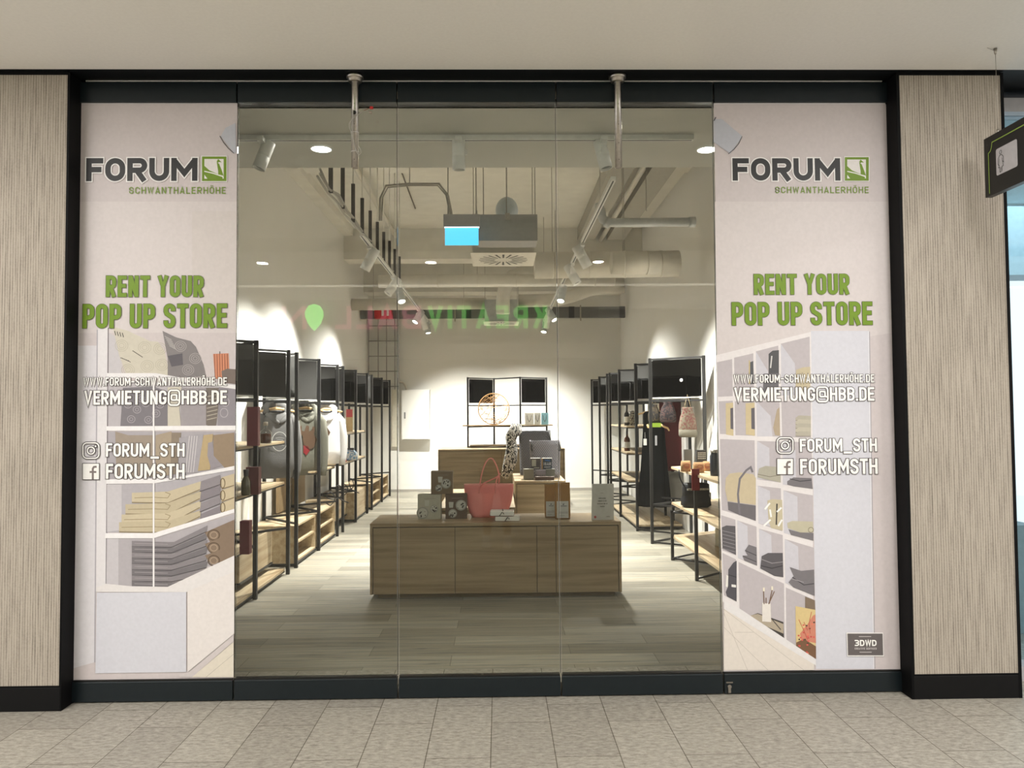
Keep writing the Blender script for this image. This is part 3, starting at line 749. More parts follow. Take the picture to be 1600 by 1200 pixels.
    P.p((122, 92, 70), [(1244, 1004), (1256, 998), (1275, 1010), (1275, 1032), (1244, 1022)])
    for i in range(26):
        x = random.uniform(1247, 1273); y = random.uniform(968, 1026)
        P.ell(random.choice([(214, 96, 92), (224, 128, 104), (90, 70, 58), (196, 86, 80)]), x, y, 1.6, 1.3, 0)
    for q in ([(1248, 968), (1256, 985), (1262, 1000)], [(1268, 956), (1264, 975), (1266, 990)], [(1256, 972), (1262, 985)]): P.line((186, 92, 76), q, .9)
    # floor
    P.p((222, 214, 206), [(1131, 945), (1200, 985), (1272, 1038), (1272, 1047), (1131, 1047)])
    for q in ([(1131, 958), (1168, 1047)], [(1131, 952), (1256, 1047)], [(1131, 980), (1200, 1047)], [(1148, 988), (1178, 988)]): P.line((196, 188, 180), q, .8)
    P.p((226, 223, 224), [(1131, 938), (1156, 951), (1275, 1030), (1275, 1040), (1131, 951)])
    # spotlight print
    P.p((186, 188, 198), [(1115, 186), (1128, 186), (1160, 213), (1141, 240), (1115, 222)])
    P.line((60, 60, 66), [(1159.5, 213), (1154, 225), (1147, 233), (1138, 240.5)], 1)
    P.line((60, 60, 66), [(1115.5, 189), (1118.5, 183)], 1.6)
    logo(P, 1)
    P.text(GREEN, 'RENT YOUR', 1178, 1327, 428.5, 460.5, .175, .085, .2, (74, 84, 40), .035, -.5)
    P.text(GREEN, 'POP UP STORE', 1143.5, 1363, 472.5, 508.5, .170, .085, .2, (74, 84, 40), .035, -1)
    P.text(WH, 'WWW.FORUM-SCHWANTHALERHÖHE.DE', 1146.5, 1366, 585.5, 598.2, .15, .10, .2, SHAD, .09, -.7)
    P.text(WH, 'VERMIETUNG@HBB.DE', 1147, 1366, 605.5, 627, .165, .085, .2, SHAD, .08, -.8)
    P.text(WH, 'FORUM_STH', 1249.5, 1370, 685.5, 706, .165, .09, .2, SHAD, .08, -.7)
    P.text(WH, 'FORUMSTH', 1250, 1371, 717, 741, .165, .09, .2, SHAD, .08, -.7)
    icons(P, 1214.5, 1239, 684, 708, 717, 741)
    # small credit plate
    P.p((236, 234, 232), [(1322.5, 988.5), (1380, 988.5), (1381, 1025.5), (1324, 1025.5)])
    P.p((104, 98, 98), [(1324, 990), (1379, 990), (1380, 1024), (1325, 1024)])
    P.text(WH, '3DWD', 1335, 1369, 999.5, 1009, .2, .12, .3)
    P.text((206, 200, 200), 'CREATIVE SERVICES', 1335, 1369, 1011.5, 1014.5, .17, .22, .3)
    P.line((206, 200, 200), [(1342, 994.6), (1361, 994.6)], .9); P.line((206, 200, 200), [(1343, 1019), (1362, 1019)], .9)
    P.mb.build('printed_picture', P.mats, root)
    MB().box(xs[4]+.004, xs[5]-.02, -.0080, -.0062, .118, 3.178).build('film', mat('poster_film', (.70, .66, .67), .4), root)


left_poster(); right_poster()

# ------------------------------------------------------------------ steel hanging posts at the header
def steel_post(px, label, cable):
    p = at(px, 113, 2, 3.295); x = p.x; y = -.075
    root = thing('hanging_post', label, 'post', (x, y, 3.30), 0, 'stainless posts hanging from the black header')
    MB().lathe([(0, 0), (.046, 0), (.046, -.014), (.041, -.020), (.036, -.022), (.036, -.034), (.030, -.038), (0, -.038)], n=32).build('flange', STEEL, root)
    zb = at(px, 262.5, 1, y).z-3.30
    m = MB(); m.lathe([(.0195, -.03), (.0195, zb), (.0155, zb), (.0155, zb+.05)], n=24)
    t = m.build('tube', STEEL, root)
    for z in (.04, .13, .23, .34): MB().lathe([(0, 0), (.0022, 0)], (0, 0, 0), 8, M=Matrix.Translation((0, -.0198, zb+z)) @ Matrix.Rotation(PI/2, 4, 'X')).build('screw_hole', mat('hole_black', (.004, .004, .004), .5), t)
    if cable:
        MB().lathe([(0, 0), (.009, 0), (.011, .001)], (0, 0, 0), 16, M=Matrix.Translation((0, -.0205, -.208)) @ Matrix.Rotation(PI/2, 4, 'X')).build('cable_hole', mat('hole_black', (.004, .004, .004), .5), t)
        def W(pts): return [Vector((at(a, b, 1, y-.03).x-x, -.03-.004*i % .012, at(a, b, 1, y-.03).z-3.30)) for i, (a, b) in enumerate(pts)]
        def smooth(P, k=6):
            out = []
            for i in range(len(P)-1):
                a, b, c, d = P[max(i-1, 0)], P[i], P[i+1], P[min(i+2, len(P)-1)]
                for j in range(k):
                    u = j/k; out.append(.5*((2*b)+(c-a)*u+(2*a-5*b+4*c-d)*u*u+(3*b-a-3*c+d)*u**3))
            return out+[P[-1]]
        c1 = smooth(W([(551.5, 172), (551, 200), (552, 215), (556, 232), (560, 241), (563, 242), (564, 236), (560, 228)]))
        c2 = smooth(W([(557, 238), (553, 222), (549, 207), (546, 198), (548, 190), (556, 183), (563, 177), (568, 173)]))
        cb = MB().tube(c1, .0028, 8).tube(c2, .0028, 8).build('cable', CABLE, root)
        MB().tube(smooth(W([(568, 173), (573, 171.5), (577, 170)])), .0018, 6).build('wire', mat('brown_wire', (.2, .08, .04), .5), cb)
        MB().tube(smooth(W([(568, 173), (573, 174), (577, 176)])), .0018, 6).build('wire', CABLE, cb)
        q = W([(580.5, 168.5), (579, 176)])
        MB().box(q[0].x-.009, q[0].x+.009, -.036, -.024, q[0].z-.007, q[0].z+.007).build('connector', mat('red_plastic', (.5, .02, .02), .4), cb, .002)
        MB().box(q[1].x-.008, q[1].x+.008, -.036, -.024, q[1].z-.006, q[1].z+.006).build('connector', mat('clear_connector', (.35, .30, .25), .4), cb, .002)
        z1 = at(551, 208, 1, y).z-3.30; z2 = at(551, 238, 1, y).z-3.30
        for z in (z1, z2): MB().lathe([(.0197, 0), (.0215, .0), (.0215, .003), (.0197, .003)], (0, 0, z), 20).build('cable_tie', WHITE, root)


steel_post(552, 'stainless steel post hanging from the header, wrapped with a loose grey cable', True)
steel_post(967, 'bare stainless steel post hanging from the header without any cable', False)

# ------------------------------------------------------------------ track spotlights
def make_spot(label, group, loc, aim, lit, power, scale=1.0, adapter_len=.05, name='track_spotlight'):
    """loc: underside of the track; aim: unit direction of the beam"""
    root = thing(name, label, 'spotlight', loc, 0, group)
    aim = Vector(aim).normalized()
    MB().box(-.02, .02, -.09, .09, -.028, 0).build('adapter', WHITE, root, .003) if aim.x or True else None
    piv = Vector((0, 0, -.10*scale))
    hor = Vector((aim.x, aim.y, 0)); hor = hor.normalized() if hor.length > .01 else Vector((0, -1, 0))
    sd = hor.cross(Vector((0, 0, 1)))
    arm = MB(); arm.tube([Vector((0, 0, -.02)), Vector((0, 0, -.045))+sd*.0, Vector((0, 0, -.06))+sd*.05*scale, piv+sd*.052*scale], .008*scale, 8)
    arm.build('arm', WHITE, root)
    M = Matrix.Translation(piv) @ aim.to_track_quat('Z', 'Y').to_matrix().to_4x4()
    r = .045*scale
    hs = MB(); hs.lathe([(0, -.10*scale), (r*.96, -.10*scale), (r, -.095*scale), (r, .005*scale), (r*.96, .008*scale), (r*.96, .014*scale), (r, .017*scale), (r, .105*scale), (r*.9, .105*scale), (r*.84, .085*scale)], n=24, M=M)
    hs.build('housing', WHITE if not lit else GREYW, root)
    MB().lathe([(0, .088*scale), (r*.86, .088*scale)], n=24, M=M).build('lens', emis('lens_lit', (1, .93, .82), 26) if lit else mat('lens_dark', (.35, .36, .36), .15), root)
    if power:
        l = bpy.data.lights.new('spot_beam', 'SPOT'); l.energy = power; l.spot_size = math.radians(62 if power > 760 else 100); l.spot_blend = 1.0
        l.shadow_soft_size = .035; l.color = (1, .97, .925)
        o = bpy.data.objects.new('spot_beam', l); COL.objects.link(o); o.parent = root
        o.location = piv + aim*(.12*scale); o.rotation_euler = aim.to_track_quat('-Z', 'Y').to_euler()
    return root


def track(x0, x1, y0, y1, z, label):
    root = thing('lighting_track', label, 'lighting track', ((x0+x1)/2, (y0+y1)/2, z))
    hx, hy = abs(x1-x0)/2, abs(y1-y0)/2
    if hx > hy: MB().box(-hx, hx, -.018, .018, 0, .032).build('rail', WHITE, root, .002); MB().box(-hx+.01, hx-.01, -.006, .006, -.001, .004).build('slot', mat('slot_dark', (.03, .03, .03), .4), root)
    else: MB().box(-.018, .018, -hy, hy, 0, .032).build('rail', WHITE, root, .002); MB().box(-.006, .006, -hy+.01, hy-.01, -.001, .004).build('slot', mat('slot_dark', (.03, .03, .03), .4), root)
    return root


track(-1.75, 1.21, .54, .54, 3.168, 'white lighting track across the low ceiling just inside the glass')
fx = [at(409, 215, 2, 3.17).x, at(716, 215, 2, 3.17).x, at(943, 215, 2, 3.17).x]
fg = 'spotlights on the track just inside the glass'
for x, a, l in zip(fx, ((-.35, -.1, -1), (0, .08, -1), (.22, -.1, -1)), ('white track spotlight near the left poster, tilted to the left', 'white track spotlight hanging straight down, middle of the front track', 'white track spotlight at the right end of the front track, beside the bare steel post')):
    s = make_spot(l, fg, (x, .54, 3.168), a, False, 0, .88)
ZT = 3.15
TL, TR = -1.27, .83
lt = track(TL, TL, 3.0, 10.2, ZT, 'long white lighting track running back over the left racks')
rtk = track(TR, TR, 1.3, 10.2, ZT, 'long white lighting track running back over the right racks')
gL, gR = 'spotlights on the left long track', 'spotlights on the right long track'
sp = [
 (TL, 3.5, (-.48, .05, -.88), False, 95, 'nearest white spotlight on the left long track, aimed down at the racks', gL),
 (TL, 5.15, (-.5, -.25, -.8), False, 130, 'grey cylinder spotlight second along the left long track', gL),
 (TL, 5.8, (.25, -.42, -.88), True, 170, 'glowing spotlight third along the left long track, facing the entrance', gL),
 (TL, 8.1, (-.45, -.40, -.8), True, 110, 'glowing slanted spotlight fourth along the left long track', gL),
 (TL, 8.9, (.25, .35, -.85), False, 110, 'small white spotlight just before the farthest one on the left long track', gL),
 (TL, 9.6, (.15, -.2, -.9), True, 90, 'farthest glowing spotlight on the left long track', gL),
 (TR, 3.4, (.48, .05, -.88), False, 95, 'nearest white spotlight on the right long track, tilted to the right', gR),
 (TR, 4.4, (.45, -.2, -.9), False, 120, 'grey spotlight second along the right long track, above the nearest lit one', gR),
 (TR, 5.8, (-.2, -.42, -.88), True, 170, 'very bright round spotlight third along the right long track', gR),
 (TR, 7.9, (.45, -.35, -.8), True, 110, 'small glowing spotlight fourth along the right long track', gR),
 (TR, 8.8, (-.1, .40, -.85), False, 120, 'small white spotlight just before the farthest one on the right long track', gR),
 (TR, 9.6, (-.15, -.35, -.85), True, 90, 'farthest glowing spotlight on the right long track', gR),
]
for x, y, a, lit, p, l, g in sp: make_spot(l, g, (x, y, ZT), a, lit, p*4.7, 1.15)


def downlight(x, y, z, r, label, group, s=7, power=0):
    root = thing('ceiling_downlight', label, 'downlight', (x, y, z), 0, group)
    MB().lathe([(r*1.12, 0), (r*1.12, -.004), (r, -.005), (r, .0)], n=28).build('rim', WHITE, root)
    MB().lathe([(0, -.003), (r, -.003)], n=28).build('lamp', emis('downlight_glow_%d' % s, (1, .96, .9), s), root)
    if power:
        l = bpy.data.lights.new('downlight_beam', 'AREA'); l.shape = 'DISK'; l.size = r*2; l.energy = power; l.color = (1, .95, .88)
        o = bpy.data.objects.new('downlight_beam', l); COL.objects.link(o); o.parent = root; o.location = (0, 0, -.008)


dg = 'round downlights in the low front ceiling'
p = at(502, 232, 2, 3.2); downlight(p.x, p.y, 3.198, .063, 'round white downlight in the front ceiling, left of the cabled post', dg, 6, 5)
p = at(1105, 233, 2, 3.2); downlight(p.x, p.y, 3.198, .063, 'round white downlight in the front ceiling by the right poster', dg, 6, 5)
mg = 'downlights in the mall ceiling behind the viewer'
for i, x in enumerate((-5, -3, -1, 1, 3, 5)):
    for j, y in enumerate((-5.0, -8.2)):
        z = ZH-.001 if y > -6.4 else 3.749
        downlight(x+.2, y, z, .06, '%s round downlight in the %s row of the mall ceiling' % (('far left', 'left', 'left middle', 'right middle', 'right', 'far right')[i], ('near', 'distant')[j]), mg, 9, 22)

# ------------------------------------------------------------------ ceiling services in the shop
def P3(px, py, Y): return at(px, py, 1, Y)


trunk = thing('hanging_cable_run', 'bundle of grey cables on dark hangers above the left racks', 'cables', (TL, 1.3, ZT+.03))
cb = MB(); random.seed(3)
for k in range(3):
    pts = [Vector((random.uniform(-.015, .015), i*.32, .01+.02*k+random.uniform(-.02, .01)+(-.03 if i % 2 else 0))) for i in range(13)]
    cb.tube(pts, .009, 6)
cb.build('cable_bundle', mat('cable_light', (.45, .43, .39), .6), trunk)
for i in range(10):
    MB().box(-.016, .016, .4+i*.45-.008, .4+i*.45+.008, .0, .34).build('hanger', mat('hanger_dark', (.07, .065, .06), .5, .5), trunk)
    MB().cyl((0, .4+i*.45, .34), (0, .4+i*.45, ZC-ZT-.03), .005, n=6).build('rod', RAW, trunk)

def pipe(name, label, cat, pts, r, m, n=14):
    mb = MB().tube(pts, r, n); o = mb.build(name, m); tag(o, label, cat); return o


pipe('ceiling_pipe', 'pale pipe running back along the ceiling left of the middle', 'pipe', [(-1.66, 1.16, 4.38), (-1.66, 9.0, 4.38)], .035, DUCT)
pipe('ceiling_pipe', 'pale pipe running back between the two right ceiling beams', 'pipe', [(1.68, 1.16, 4.3), (1.68, 9.0, 4.3)], .035, DUCT)
pipe('ceiling_cable', 'thin dark cable running back under the bare ceiling', 'cable', [(-1.2, 1.2, 4.48), (-1.17, 4.0, 4.47), (-1.2, 7, 4.48)], .009, mat('cable_dark', (.12, .1, .08), .6), 6)
BEAM = mat('beam_painted_shade', (.42, .40, .35), .85)  # shading of the ceiling bands put into a darker beam colour
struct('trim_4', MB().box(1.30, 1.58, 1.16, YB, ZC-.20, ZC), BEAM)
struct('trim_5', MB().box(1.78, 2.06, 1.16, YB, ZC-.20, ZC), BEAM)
struct('trim_6', MB().box(XL, XL+.16, 1.16, YB, ZC-.12, ZC), RAW)
struct('trim_7', MB().box(XL, XR, 4.9, 5.25, ZC-.05, ZC), RAW)
struct('trim_8', MB().box(XL, XR, 8.3, 8.7, ZC-.5, ZC), RAW)
struct('trim_9', MB().box(XL, XR, YB-.5, YB, 3.75, ZC), RAW)
# grey waste pipe with elbow
w1 = [P3(936, 318, 3.0), P3(938, 332, 3.0), P3(942, 343, 3.0), P3(950, 348, 3.0), P3(962, 348, 3.0), P3(1081, 347, 3.0)]
wp = thing('waste_pipe', 'grey plastic waste pipe with an elbow under the right ceiling', 'pipe', w1[3])
mb = MB().tube([p_-w1[3] for p_ in w1], .042, 14); mb.build('pipe_run', GREYW, wp)
for k in (1, 3, 5):
    d = (w1[k]-w1[k-1]).normalized(); MB().cyl(w1[k]-w1[3]-d*.03, w1[k]-w1[3]+d*.03, .05, n=14).build('coupling', GREYW, wp)
for px in (938, 1010):
    q = P3(px, 330, 3.0)-w1[3]; MB().cyl((q.x, 0, q.z), (q.x, 0, ZC-w1[3].z), .004, n=6).build('hanger_rod', CABLE, wp)
# large ducts across
def duct(label, pts, r, rings=0):
    o = thing('air_duct', label, 'air duct', pts[0], 0, 'round air ducts under the ceiling')
    b = pts[0]; MB().tube([p_-b for p_ in pts], r, 24).build('duct_body', DUCT, o)
    L = pts[-1]-pts[0]
    for k in range(rings if 'ben' not in label and 'flex' not in label else 0):
        c = L*((k+.5)/rings); d = L.normalized(); MB().cyl(c+Vector((0, 0, r)), Vector((c.x, c.y, ZC-b.z)), .004, n=6).build('hanger_rod', CABLE, o) if k % 2 == 0 else None; MB().cyl(c-d*.008, c+d*.008, r+.006, n=24).build('seam_ring', DUCT, o)
    if 'ben' in label or 'flex' in label: MB().cyl((0, 0, 0), (0, 0, ZC-b.z), .004, n=6).build('hanger_rod', CABLE, o)
    return o


duct('wide round air duct crossing behind the ceiling diffuser to the right', [P3(835, 415, 4.6), P3(1000, 413, 4.6), P3(1060, 412, 4.6)], .15, 4)
duct('thicker insulated duct section at the right end of the wide duct', [P3(955, 411, 4.27), P3(1030, 410, 4.27)], .125, 2)
duct('long straight air duct crossing the whole shop near the middle', [P3(592, 440, 7.2), P3(960, 437, 7.2)], .095, 6)
duct('lower air duct crossing in front of the far wall on the left', [P3(548, 476, 9.0), P3(760, 474, 9.0)], .10, 3)
duct('bent air duct curving up to the right above the cable tray', [P3(810, 470, 8.8), P3(868, 469, 8.8), P3(895, 462, 8.8), P3(920, 453, 8.8), P3(945, 449, 8.8), P3(975, 448, 8.8)], .11, 1)
# flexible duct elbow into the plenum
el = [P3(850, 428, 7.6), P3(822, 424, 7.6), P3(800, 432, 7.6), P3(789, 448, 7.6), P3(786, 468, 7.6), P3(786, 490, 7.6)]
duct('flexible duct bending down into the hanging vent box', el, .105, 1)


def diffuser(label, Y0, Y1, z, xc, hw, h, slots=20):
    root = thing('ceiling_diffuser', label, 'air vent', (xc, (Y0+Y1)/2, z), 0, 'square swirl air vents')
    hy = (Y1-Y0)/2
    MB().box(-hw, hw, -hy, hy, 0, h).build('vent_box', GALV if h > .2 else DUCT, root)
    MB().box(-hw-.02, hw+.02, -hy-.02, hy+.02, -.008, 0).build('face_plate', DUCT, root)
    sm = MB(); R0, R1 = hw*.30, hw*.82
    for k in range(slots):
        a = 2*PI*(k+.0)/slots; c, s_ = math.cos(a), math.sin(a); wv = .012
        q = [(R0*c-wv*s_*.6, R0*s_+wv*c*.6), (R1*c-wv*s_, R1*s_+wv*c), (R1*c+wv*s_, R1*s_-wv*c), (R0*c+wv*s_*.6, R0*s_-wv*c*.6)]
        sm.poly([Vector((x, y*hy/hw, -.0095)) for x, y in q])
    sm.build('slots', mat('slot_black', (.03, .028, .025), .6), root)
    for sx in (-1, 1): MB().cyl((sx*hw, 0, h), (sx*hw, 0, ZC-z), .004, n=6).build('hanger_rod', CABLE, root)


diffuser('square swirl air vent facing down behind the blue lit sign', 3.30, 3.95, 3.055, .055, .30, .10)
diffuser('farther square swirl air vent on a metal box hanging above the back counter', 8.4, 8.95, 2.99, .05, .27, .36)
# hanging sheet metal box, exit sign, round lamp
a, b = P3(746, 335, 2.5), P3(840, 376, 2.5)
box = thing('hanging_metal_box', 'flat grey metal box hanging on rods under the ceiling right of the blue sign', 'metal box', ((a.x+b.x)/2, 2.5, b.z))
hw_ = (b.x-a.x)/2; hh_ = a.z-b.z
MB().box(-hw_, hw_, 0, .28, 0, hh_).build('casing', mat('zinc_sheet', (.36, .35, .34), .5, .3), box, .004)
MB().box(-.02, .02, -.01, 0, hh_-.05, hh_+.01).build('bracket', STEEL, box)
for sx in (-.8, -.03, .93): MB().cyl((hw_*sx, .02, hh_), (hw_*sx, .02, ZC-b.z), .004, n=6).build('hanger_rod', CABLE, box)
a, b = P3(693, 336, 2.2), P3(750, 383, 2.2); m_ = P3(720, 355, 2.2)
ex = thing('exit_sign', 'hanging emergency sign with a glowing light blue panel', 'emergency sign', ((a.x+b.x)/2, 2.2, b.z))
hw_ = (b.x-a.x)/2
MB().box(-hw_, hw_, -.03, .03, m_.z-b.z, a.z-b.z).build('housing', mat('sign_grey', (.42, .41, .42), .5), ex, .004)
MB().box(-hw_*.92, hw_*.92, -.006, .006, 0, m_.z-b.z-.004).build('lit_panel', emis('sign_blue', (.10, .60, 1.0), 1.15), ex)
MB().box(-hw_*.95, hw_*.95, -.015, .015, m_.z-b.z-.006, m_.z-b.z+.0).build('light_bar', emis('sign_white', (.9, .97, 1), 2.0), ex)
for sx in (-.75, .8): MB().cyl((hw_*sx, 0, a.z-b.z), (hw_*sx, 0, ZC-b.z), .005, n=6).build('hanger_rod', CABLE, ex)
g = P3(792, 334, 2.95)
gl = thing('globe_lamp', 'pale round lamp dome showing above the hanging grey box', 'lamp', (g.x, 2.95, g.z))
MB().lathe([(.105*math.sin(PI*i/12), .03+.125*math.cos(PI*i/12)) for i in range(13)], n=28).build('shade', mat('opal_shade', (.55, .62, .66), .3), gl)
MB().cyl((0, 0, .15), (0, 0, ZC-g.z), .005, n=6).build('hanger_rod', CABLE, gl)
# arch of cables
q0 = P3(640, 287, 3.2)
tag(MB().cyl(q0, (q0.x, q0.y, ZC), .004, n=6).tube([P3(593, 345, 3.2), P3(594, 310, 3.2), P3(603, 290, 3.2), P3(640, 287, 3.2), P3(686, 287, 3.2), P3(700, 305, 3.2), P3(706, 336, 3.2)], .010, 8).tube([P3(596, 345, 3.2), P3(598, 308, 3.2), P3(606, 293, 3.2), P3(640, 290, 3.2), P3(684, 290, 3.2), P3(697, 305, 3.2), P3(703, 336, 3.2)], .007, 8).build('cable_loop', CABLE), 'loop of grey cables arching under the ceiling left of the blue sign', 'cable')
# duct strip above the sign running back
tag(MB().box(-.34, -.12, 1.4, 3.0, 3.98, 4.14).box(-.3, -.28, 1.6, 1.62, 4.14, ZC).box(-.3, -.28, 2.8, 2.82, 4.14, ZC).build('flat_duct', DUCT), 'flat rectangular duct running back along the ceiling above the blue sign', 'air duct')
# cable tray in front of the back wall
Yt = 9.75; zt0, zt1 = P3(770, 497, Yt).z, P3(770, 480, Yt).z
tray = thing('busbar_trunking', 'dark grey metal trunking spanning the shop below the ducts at the back', 'trunking', (0, Yt, zt0))
xa, xb = XL+.01, P3(977, 488, Yt).x
MB().box(xa, xb, 0, .10, 0, zt1-zt0).build('casing', mat('trunking_grey', (.17, .17, .165), .45, .5), tray, .003)
for px in (732, 893, 972, 660):
    x = P3(px, 488, Yt).x; MB().box(x-.05, x+.05, -.012, 0, -.004, zt1-zt0+.004).build('joint_cover', mat('joint_dark', (.03, .03, .035), .45), tray)
for px in (711, 907):
    x = P3(px, 488, Yt).x; MB().box(x-.012, x+.012, -.02, -.012, -.06, zt1-zt0+.03).build('strap', STEEL, tray)
xr_ = P3(600, 488, Yt).x
rb = MB().box(xr_-.15, xr_+.16, -.16, -.0, -.01, .19).build('tap_off_box', mat('red_box', (.55, .02, .02), .4), tray, .004)
MB().box(xr_-.02, xr_+.02, -.165, -.16, .03, .15).box(xr_+.07, xr_+.11, -.165, -.16, .03, .15).build('box_label', PAPER, rb)
# vertical cable ladder, fuse cabinet, narrow panel on the back wall
ld = thing('cable_ladder', 'metal cable ladder fixed on the back wall left of the fuse cabinet', 'cable ladder', (0, YB-.06, 0))
lx = [at(p_, 560, 1, YB-.06).x for p_ in (576, 591, 604, 617, 623)]
for x in lx: MB().box(x-.008, x+.008, -.01, .01, 1.95, 3.4).build('rail', mat('ladder_grey', (.28, .27, .25), .5, .4), ld)
for i in range(6): MB().box(lx[0], lx[-1], -.015, -.005, 2.0+i*.29, 2.018+i*.29).build('rung', mat('ladder_grey', (.28, .27, .25), .5, .4), ld)
a, b = at(627, 609, 1, YB-.2), at(671, 687, 1, YB-.2)
fc = thing('fuse_cabinet', 'white metal fuse cabinet on the back wall left of the back counter', 'cabinet', ((a.x+b.x)/2, YB, b.z))
hw_ = (b.x-a.x)/2
MB().box(-hw_, hw_, -.18, -.001, 0, a.z-b.z).build('casing', WALL, fc, .004)
dr = MB().box(-hw_+.012, hw_-.012, -.195, -.18, .012, a.z-b.z-.012).build('door', WALL, fc, .003)
MB().box(-hw_+.05, -hw_+.08, -.205, -.195, .40, .52).build('latch', mat('latch_dark', (.2, .2, .2), .4), dr)
a, b = at(612, 609, 1, YB-.05), at(622, 698, 1, YB-.05)
tag(MB().box(a.x, b.x, YB-.06, YB-.001, b.z, a.z).build('wall_duct_panel', mat('panel_cream', (.74, .70, .60), .6), None, .003), 'narrow cream panel standing on the back wall beside the fuse cabinet', 'panel')
tag(MB().tube([at(624, 597, 1, YB-.08), at(630, 598, 1, YB-.08), at(634, 603, 1, YB-.08), at(636, 611, 1, YB-.08)], .02, 10).build('bent_conduit', DUCT), 'bent conduit curving into the top of the fuse cabinet', 'pipe')

# ------------------------------------------------------------------ counters
def counter(label, x0, x1, y0, y1, z0, z1, doors, plinth=True):
    root = thing('counter', label, 'counter', ((x0+x1)/2, (y0+y1)/2, 0))
    hx, hy = (x1-x0)/2, (y1-y0)/2
    MB().box(-hx, hx, -hy, hy, z1-.028, z1).build('top', OAK, root, .0015)
    MB().box(-hx, -hx+.02, -hy, hy, z0, z1-.028).build('side_panel', OAK, root, .001)
    MB().box(hx-.02, hx, -hy, hy, z0, z1-.028).build('side_panel', OAK, root, .001)
    MB().box(-hx+.02, hx-.02, -hy+.03, hy, z0, z1-.028).build('carcass', OAK_EDGE, root)
    xx = [-hx+.024+(2*hx-.048)*d for d in doors]
    for a_, b_ in zip(xx[:-1], xx[1:]): MB().box(a_+.0022, b_-.0022, -hy+.004, -hy+.026, z0+.002, z1-.036).build('front_panel', OAK, root, .001)
    if plinth: MB().box(-hx+.05, hx-.05, -hy+.08, hy-.05, 0, z0).build('plinth', mat('plinth_grey', srgb(128, 110, 84), .5), root)
    return root


CX0, CX1, CY0, CY1, CZ0, CZ1 = -1.045, .985, 2.13, 2.68, .042, .61
counter('low light oak counter in the middle with four front panels', CX0, CX1, CY0, CY1, CZ0, CZ1, (0, .333, .667, .745, 1))
counter('tall oak counter at the back carrying a black folding shelf', -1.0, 1.08, 8.5, 9.7, .05, .9, (0, .5, 1))
counter('small oak block behind the low counter, holding grey bags', .165, .725, 4.3, 5.35, .02, .75, (0, 1), False)
counter('low oak bench standing behind the middle counter', -.58, .15, 3.2, 5.0, .02, .60, (0, 1), False)

# ------------------------------------------------------------------ folding racks (zigzag screens)
def smoke_panel(root, p, q, z0, z1, name='smoked_panel'):
    p, q = Vector(p), Vector(q); d = (q-p).normalized(); n = Vector((-d.y, d.x))*.002; p = p+d*.03; q = q-d*.03
    mb = MB(); mb.prism([(p.x-n.x, p.y-n.y, z0), (q.x-n.x, q.y-n.y, z0), (q.x-n.x, q.y-n.y, z1), (p.x-n.x, p.y-n.y, z1)], (2*n.x, 2*n.y, 0))
    mb.build(name, SMOKE, root)
    e = MB(); e.prism([(p.x, p.y, z0-.017), (q.x, q.y, z0-.017), (q.x, q.y, z0-.009), (p.x, p.y, z0-.009)], (n.x*3, n.y*3, 0)); e.build('light_edge', WHITE, root)


def rack(label, nodes, zlow, ztop=2.105, panels=None, origin=None, group=None, t=.016, bars=(1.62,), name='folding_rack', z0=0.0):
    o = Vector(origin or (nodes[0][0], nodes[0][1], 0)); root = thing(name, label, 'rack', o, 0, group)
    L = [Vector((x, y))-Vector((o.x, o.y)) for x, y in nodes]
    for (x, y) in L: MB().box(x-t, x+t, y-t, y+t, z0, ztop).build('post', FRAME, root)
    zs = [ztop-.014]+list(bars)+list(zlow)
    for i in range(len(L)-1):
        p, q = L[i], L[i+1]; d = (q-p).normalized(); n = Vector((-d.y, d.x))*.010
        fr = MB()
        for z in zs:
            fr.prism([(p.x-n.x, p.y-n.y, z-.010), (q.x-n.x, q.y-n.y, z-.010), (q.x-n.x, q.y-n.y, z+.010), (p.x-n.x, p.y-n.y, z+.010)], (2*n.x, 2*n.y, 0))
        fr.build('crossbars', FRAME, root)
        if panels is None or panels[i]: smoke_panel(root, p, q, 1.665, ztop-.03)
    return root


FX, RX = -1.985, -2.44
def zig(ys, f, r, start_front=True):
    out = []; fr = start_front
    for y in ys: out.append((f if fr else r, y)); fr = not fr
    return out


rg = 'black zigzag racks along the left wall'
lgroups = [
    ([1.28, 1.75, 2.20, 2.70, 3.17], 'black zigzag rack with smoked top panels nearest the left poster'),
    ([3.46, 3.93, 4.40, 4.90, 5.37], 'black zigzag rack on the left wall holding hanging hoodies, second from the glass'),
    ([5.70, 6.15, 6.58, 7.05, 7.50], 'third black zigzag rack on the left wall, with a pink card and a colourful pouch'),
    ([7.92, 8.45, 8.96, 9.45, 9.90], 'farthest black zigzag rack on the left wall')]
LR = [rack(l, zig(ys, FX, RX), (.43,), group=rg) for ys, l in lgroups]
rx_f, rx_r = 1.73, 2.29
rgr = 'black zigzag racks along the right wall'
RD = rack('black zigzag rack on the right wall where the black dress and patterned bags hang', [(rx_r, 6.02), (rx_f, 5.55), (rx_r, 5.08), (rx_f, 4.62), (2.24, 4.22)], (.44, .02), group=rgr, origin=(rx_f, 5.55, 0))
RB = rack('black zigzag rack on the right wall with bottles on its shelves', [(rx_r, 8.0), (rx_f, 7.80), (rx_r, 7.35), (rx_f, 6.88), (rx_r, 6.5)], (.43, .02), group=rgr, origin=(rx_f, 6.88, 0))
rack('farthest black zigzag rack on the right wall', [(rx_f, 8.1), (rx_r, 8.55), (rx_f, 9.05), (rx_r, 9.6), (rx_f, 10.15)], (.42, .02), group=rgr, origin=(rx_f, 9.05, 0))
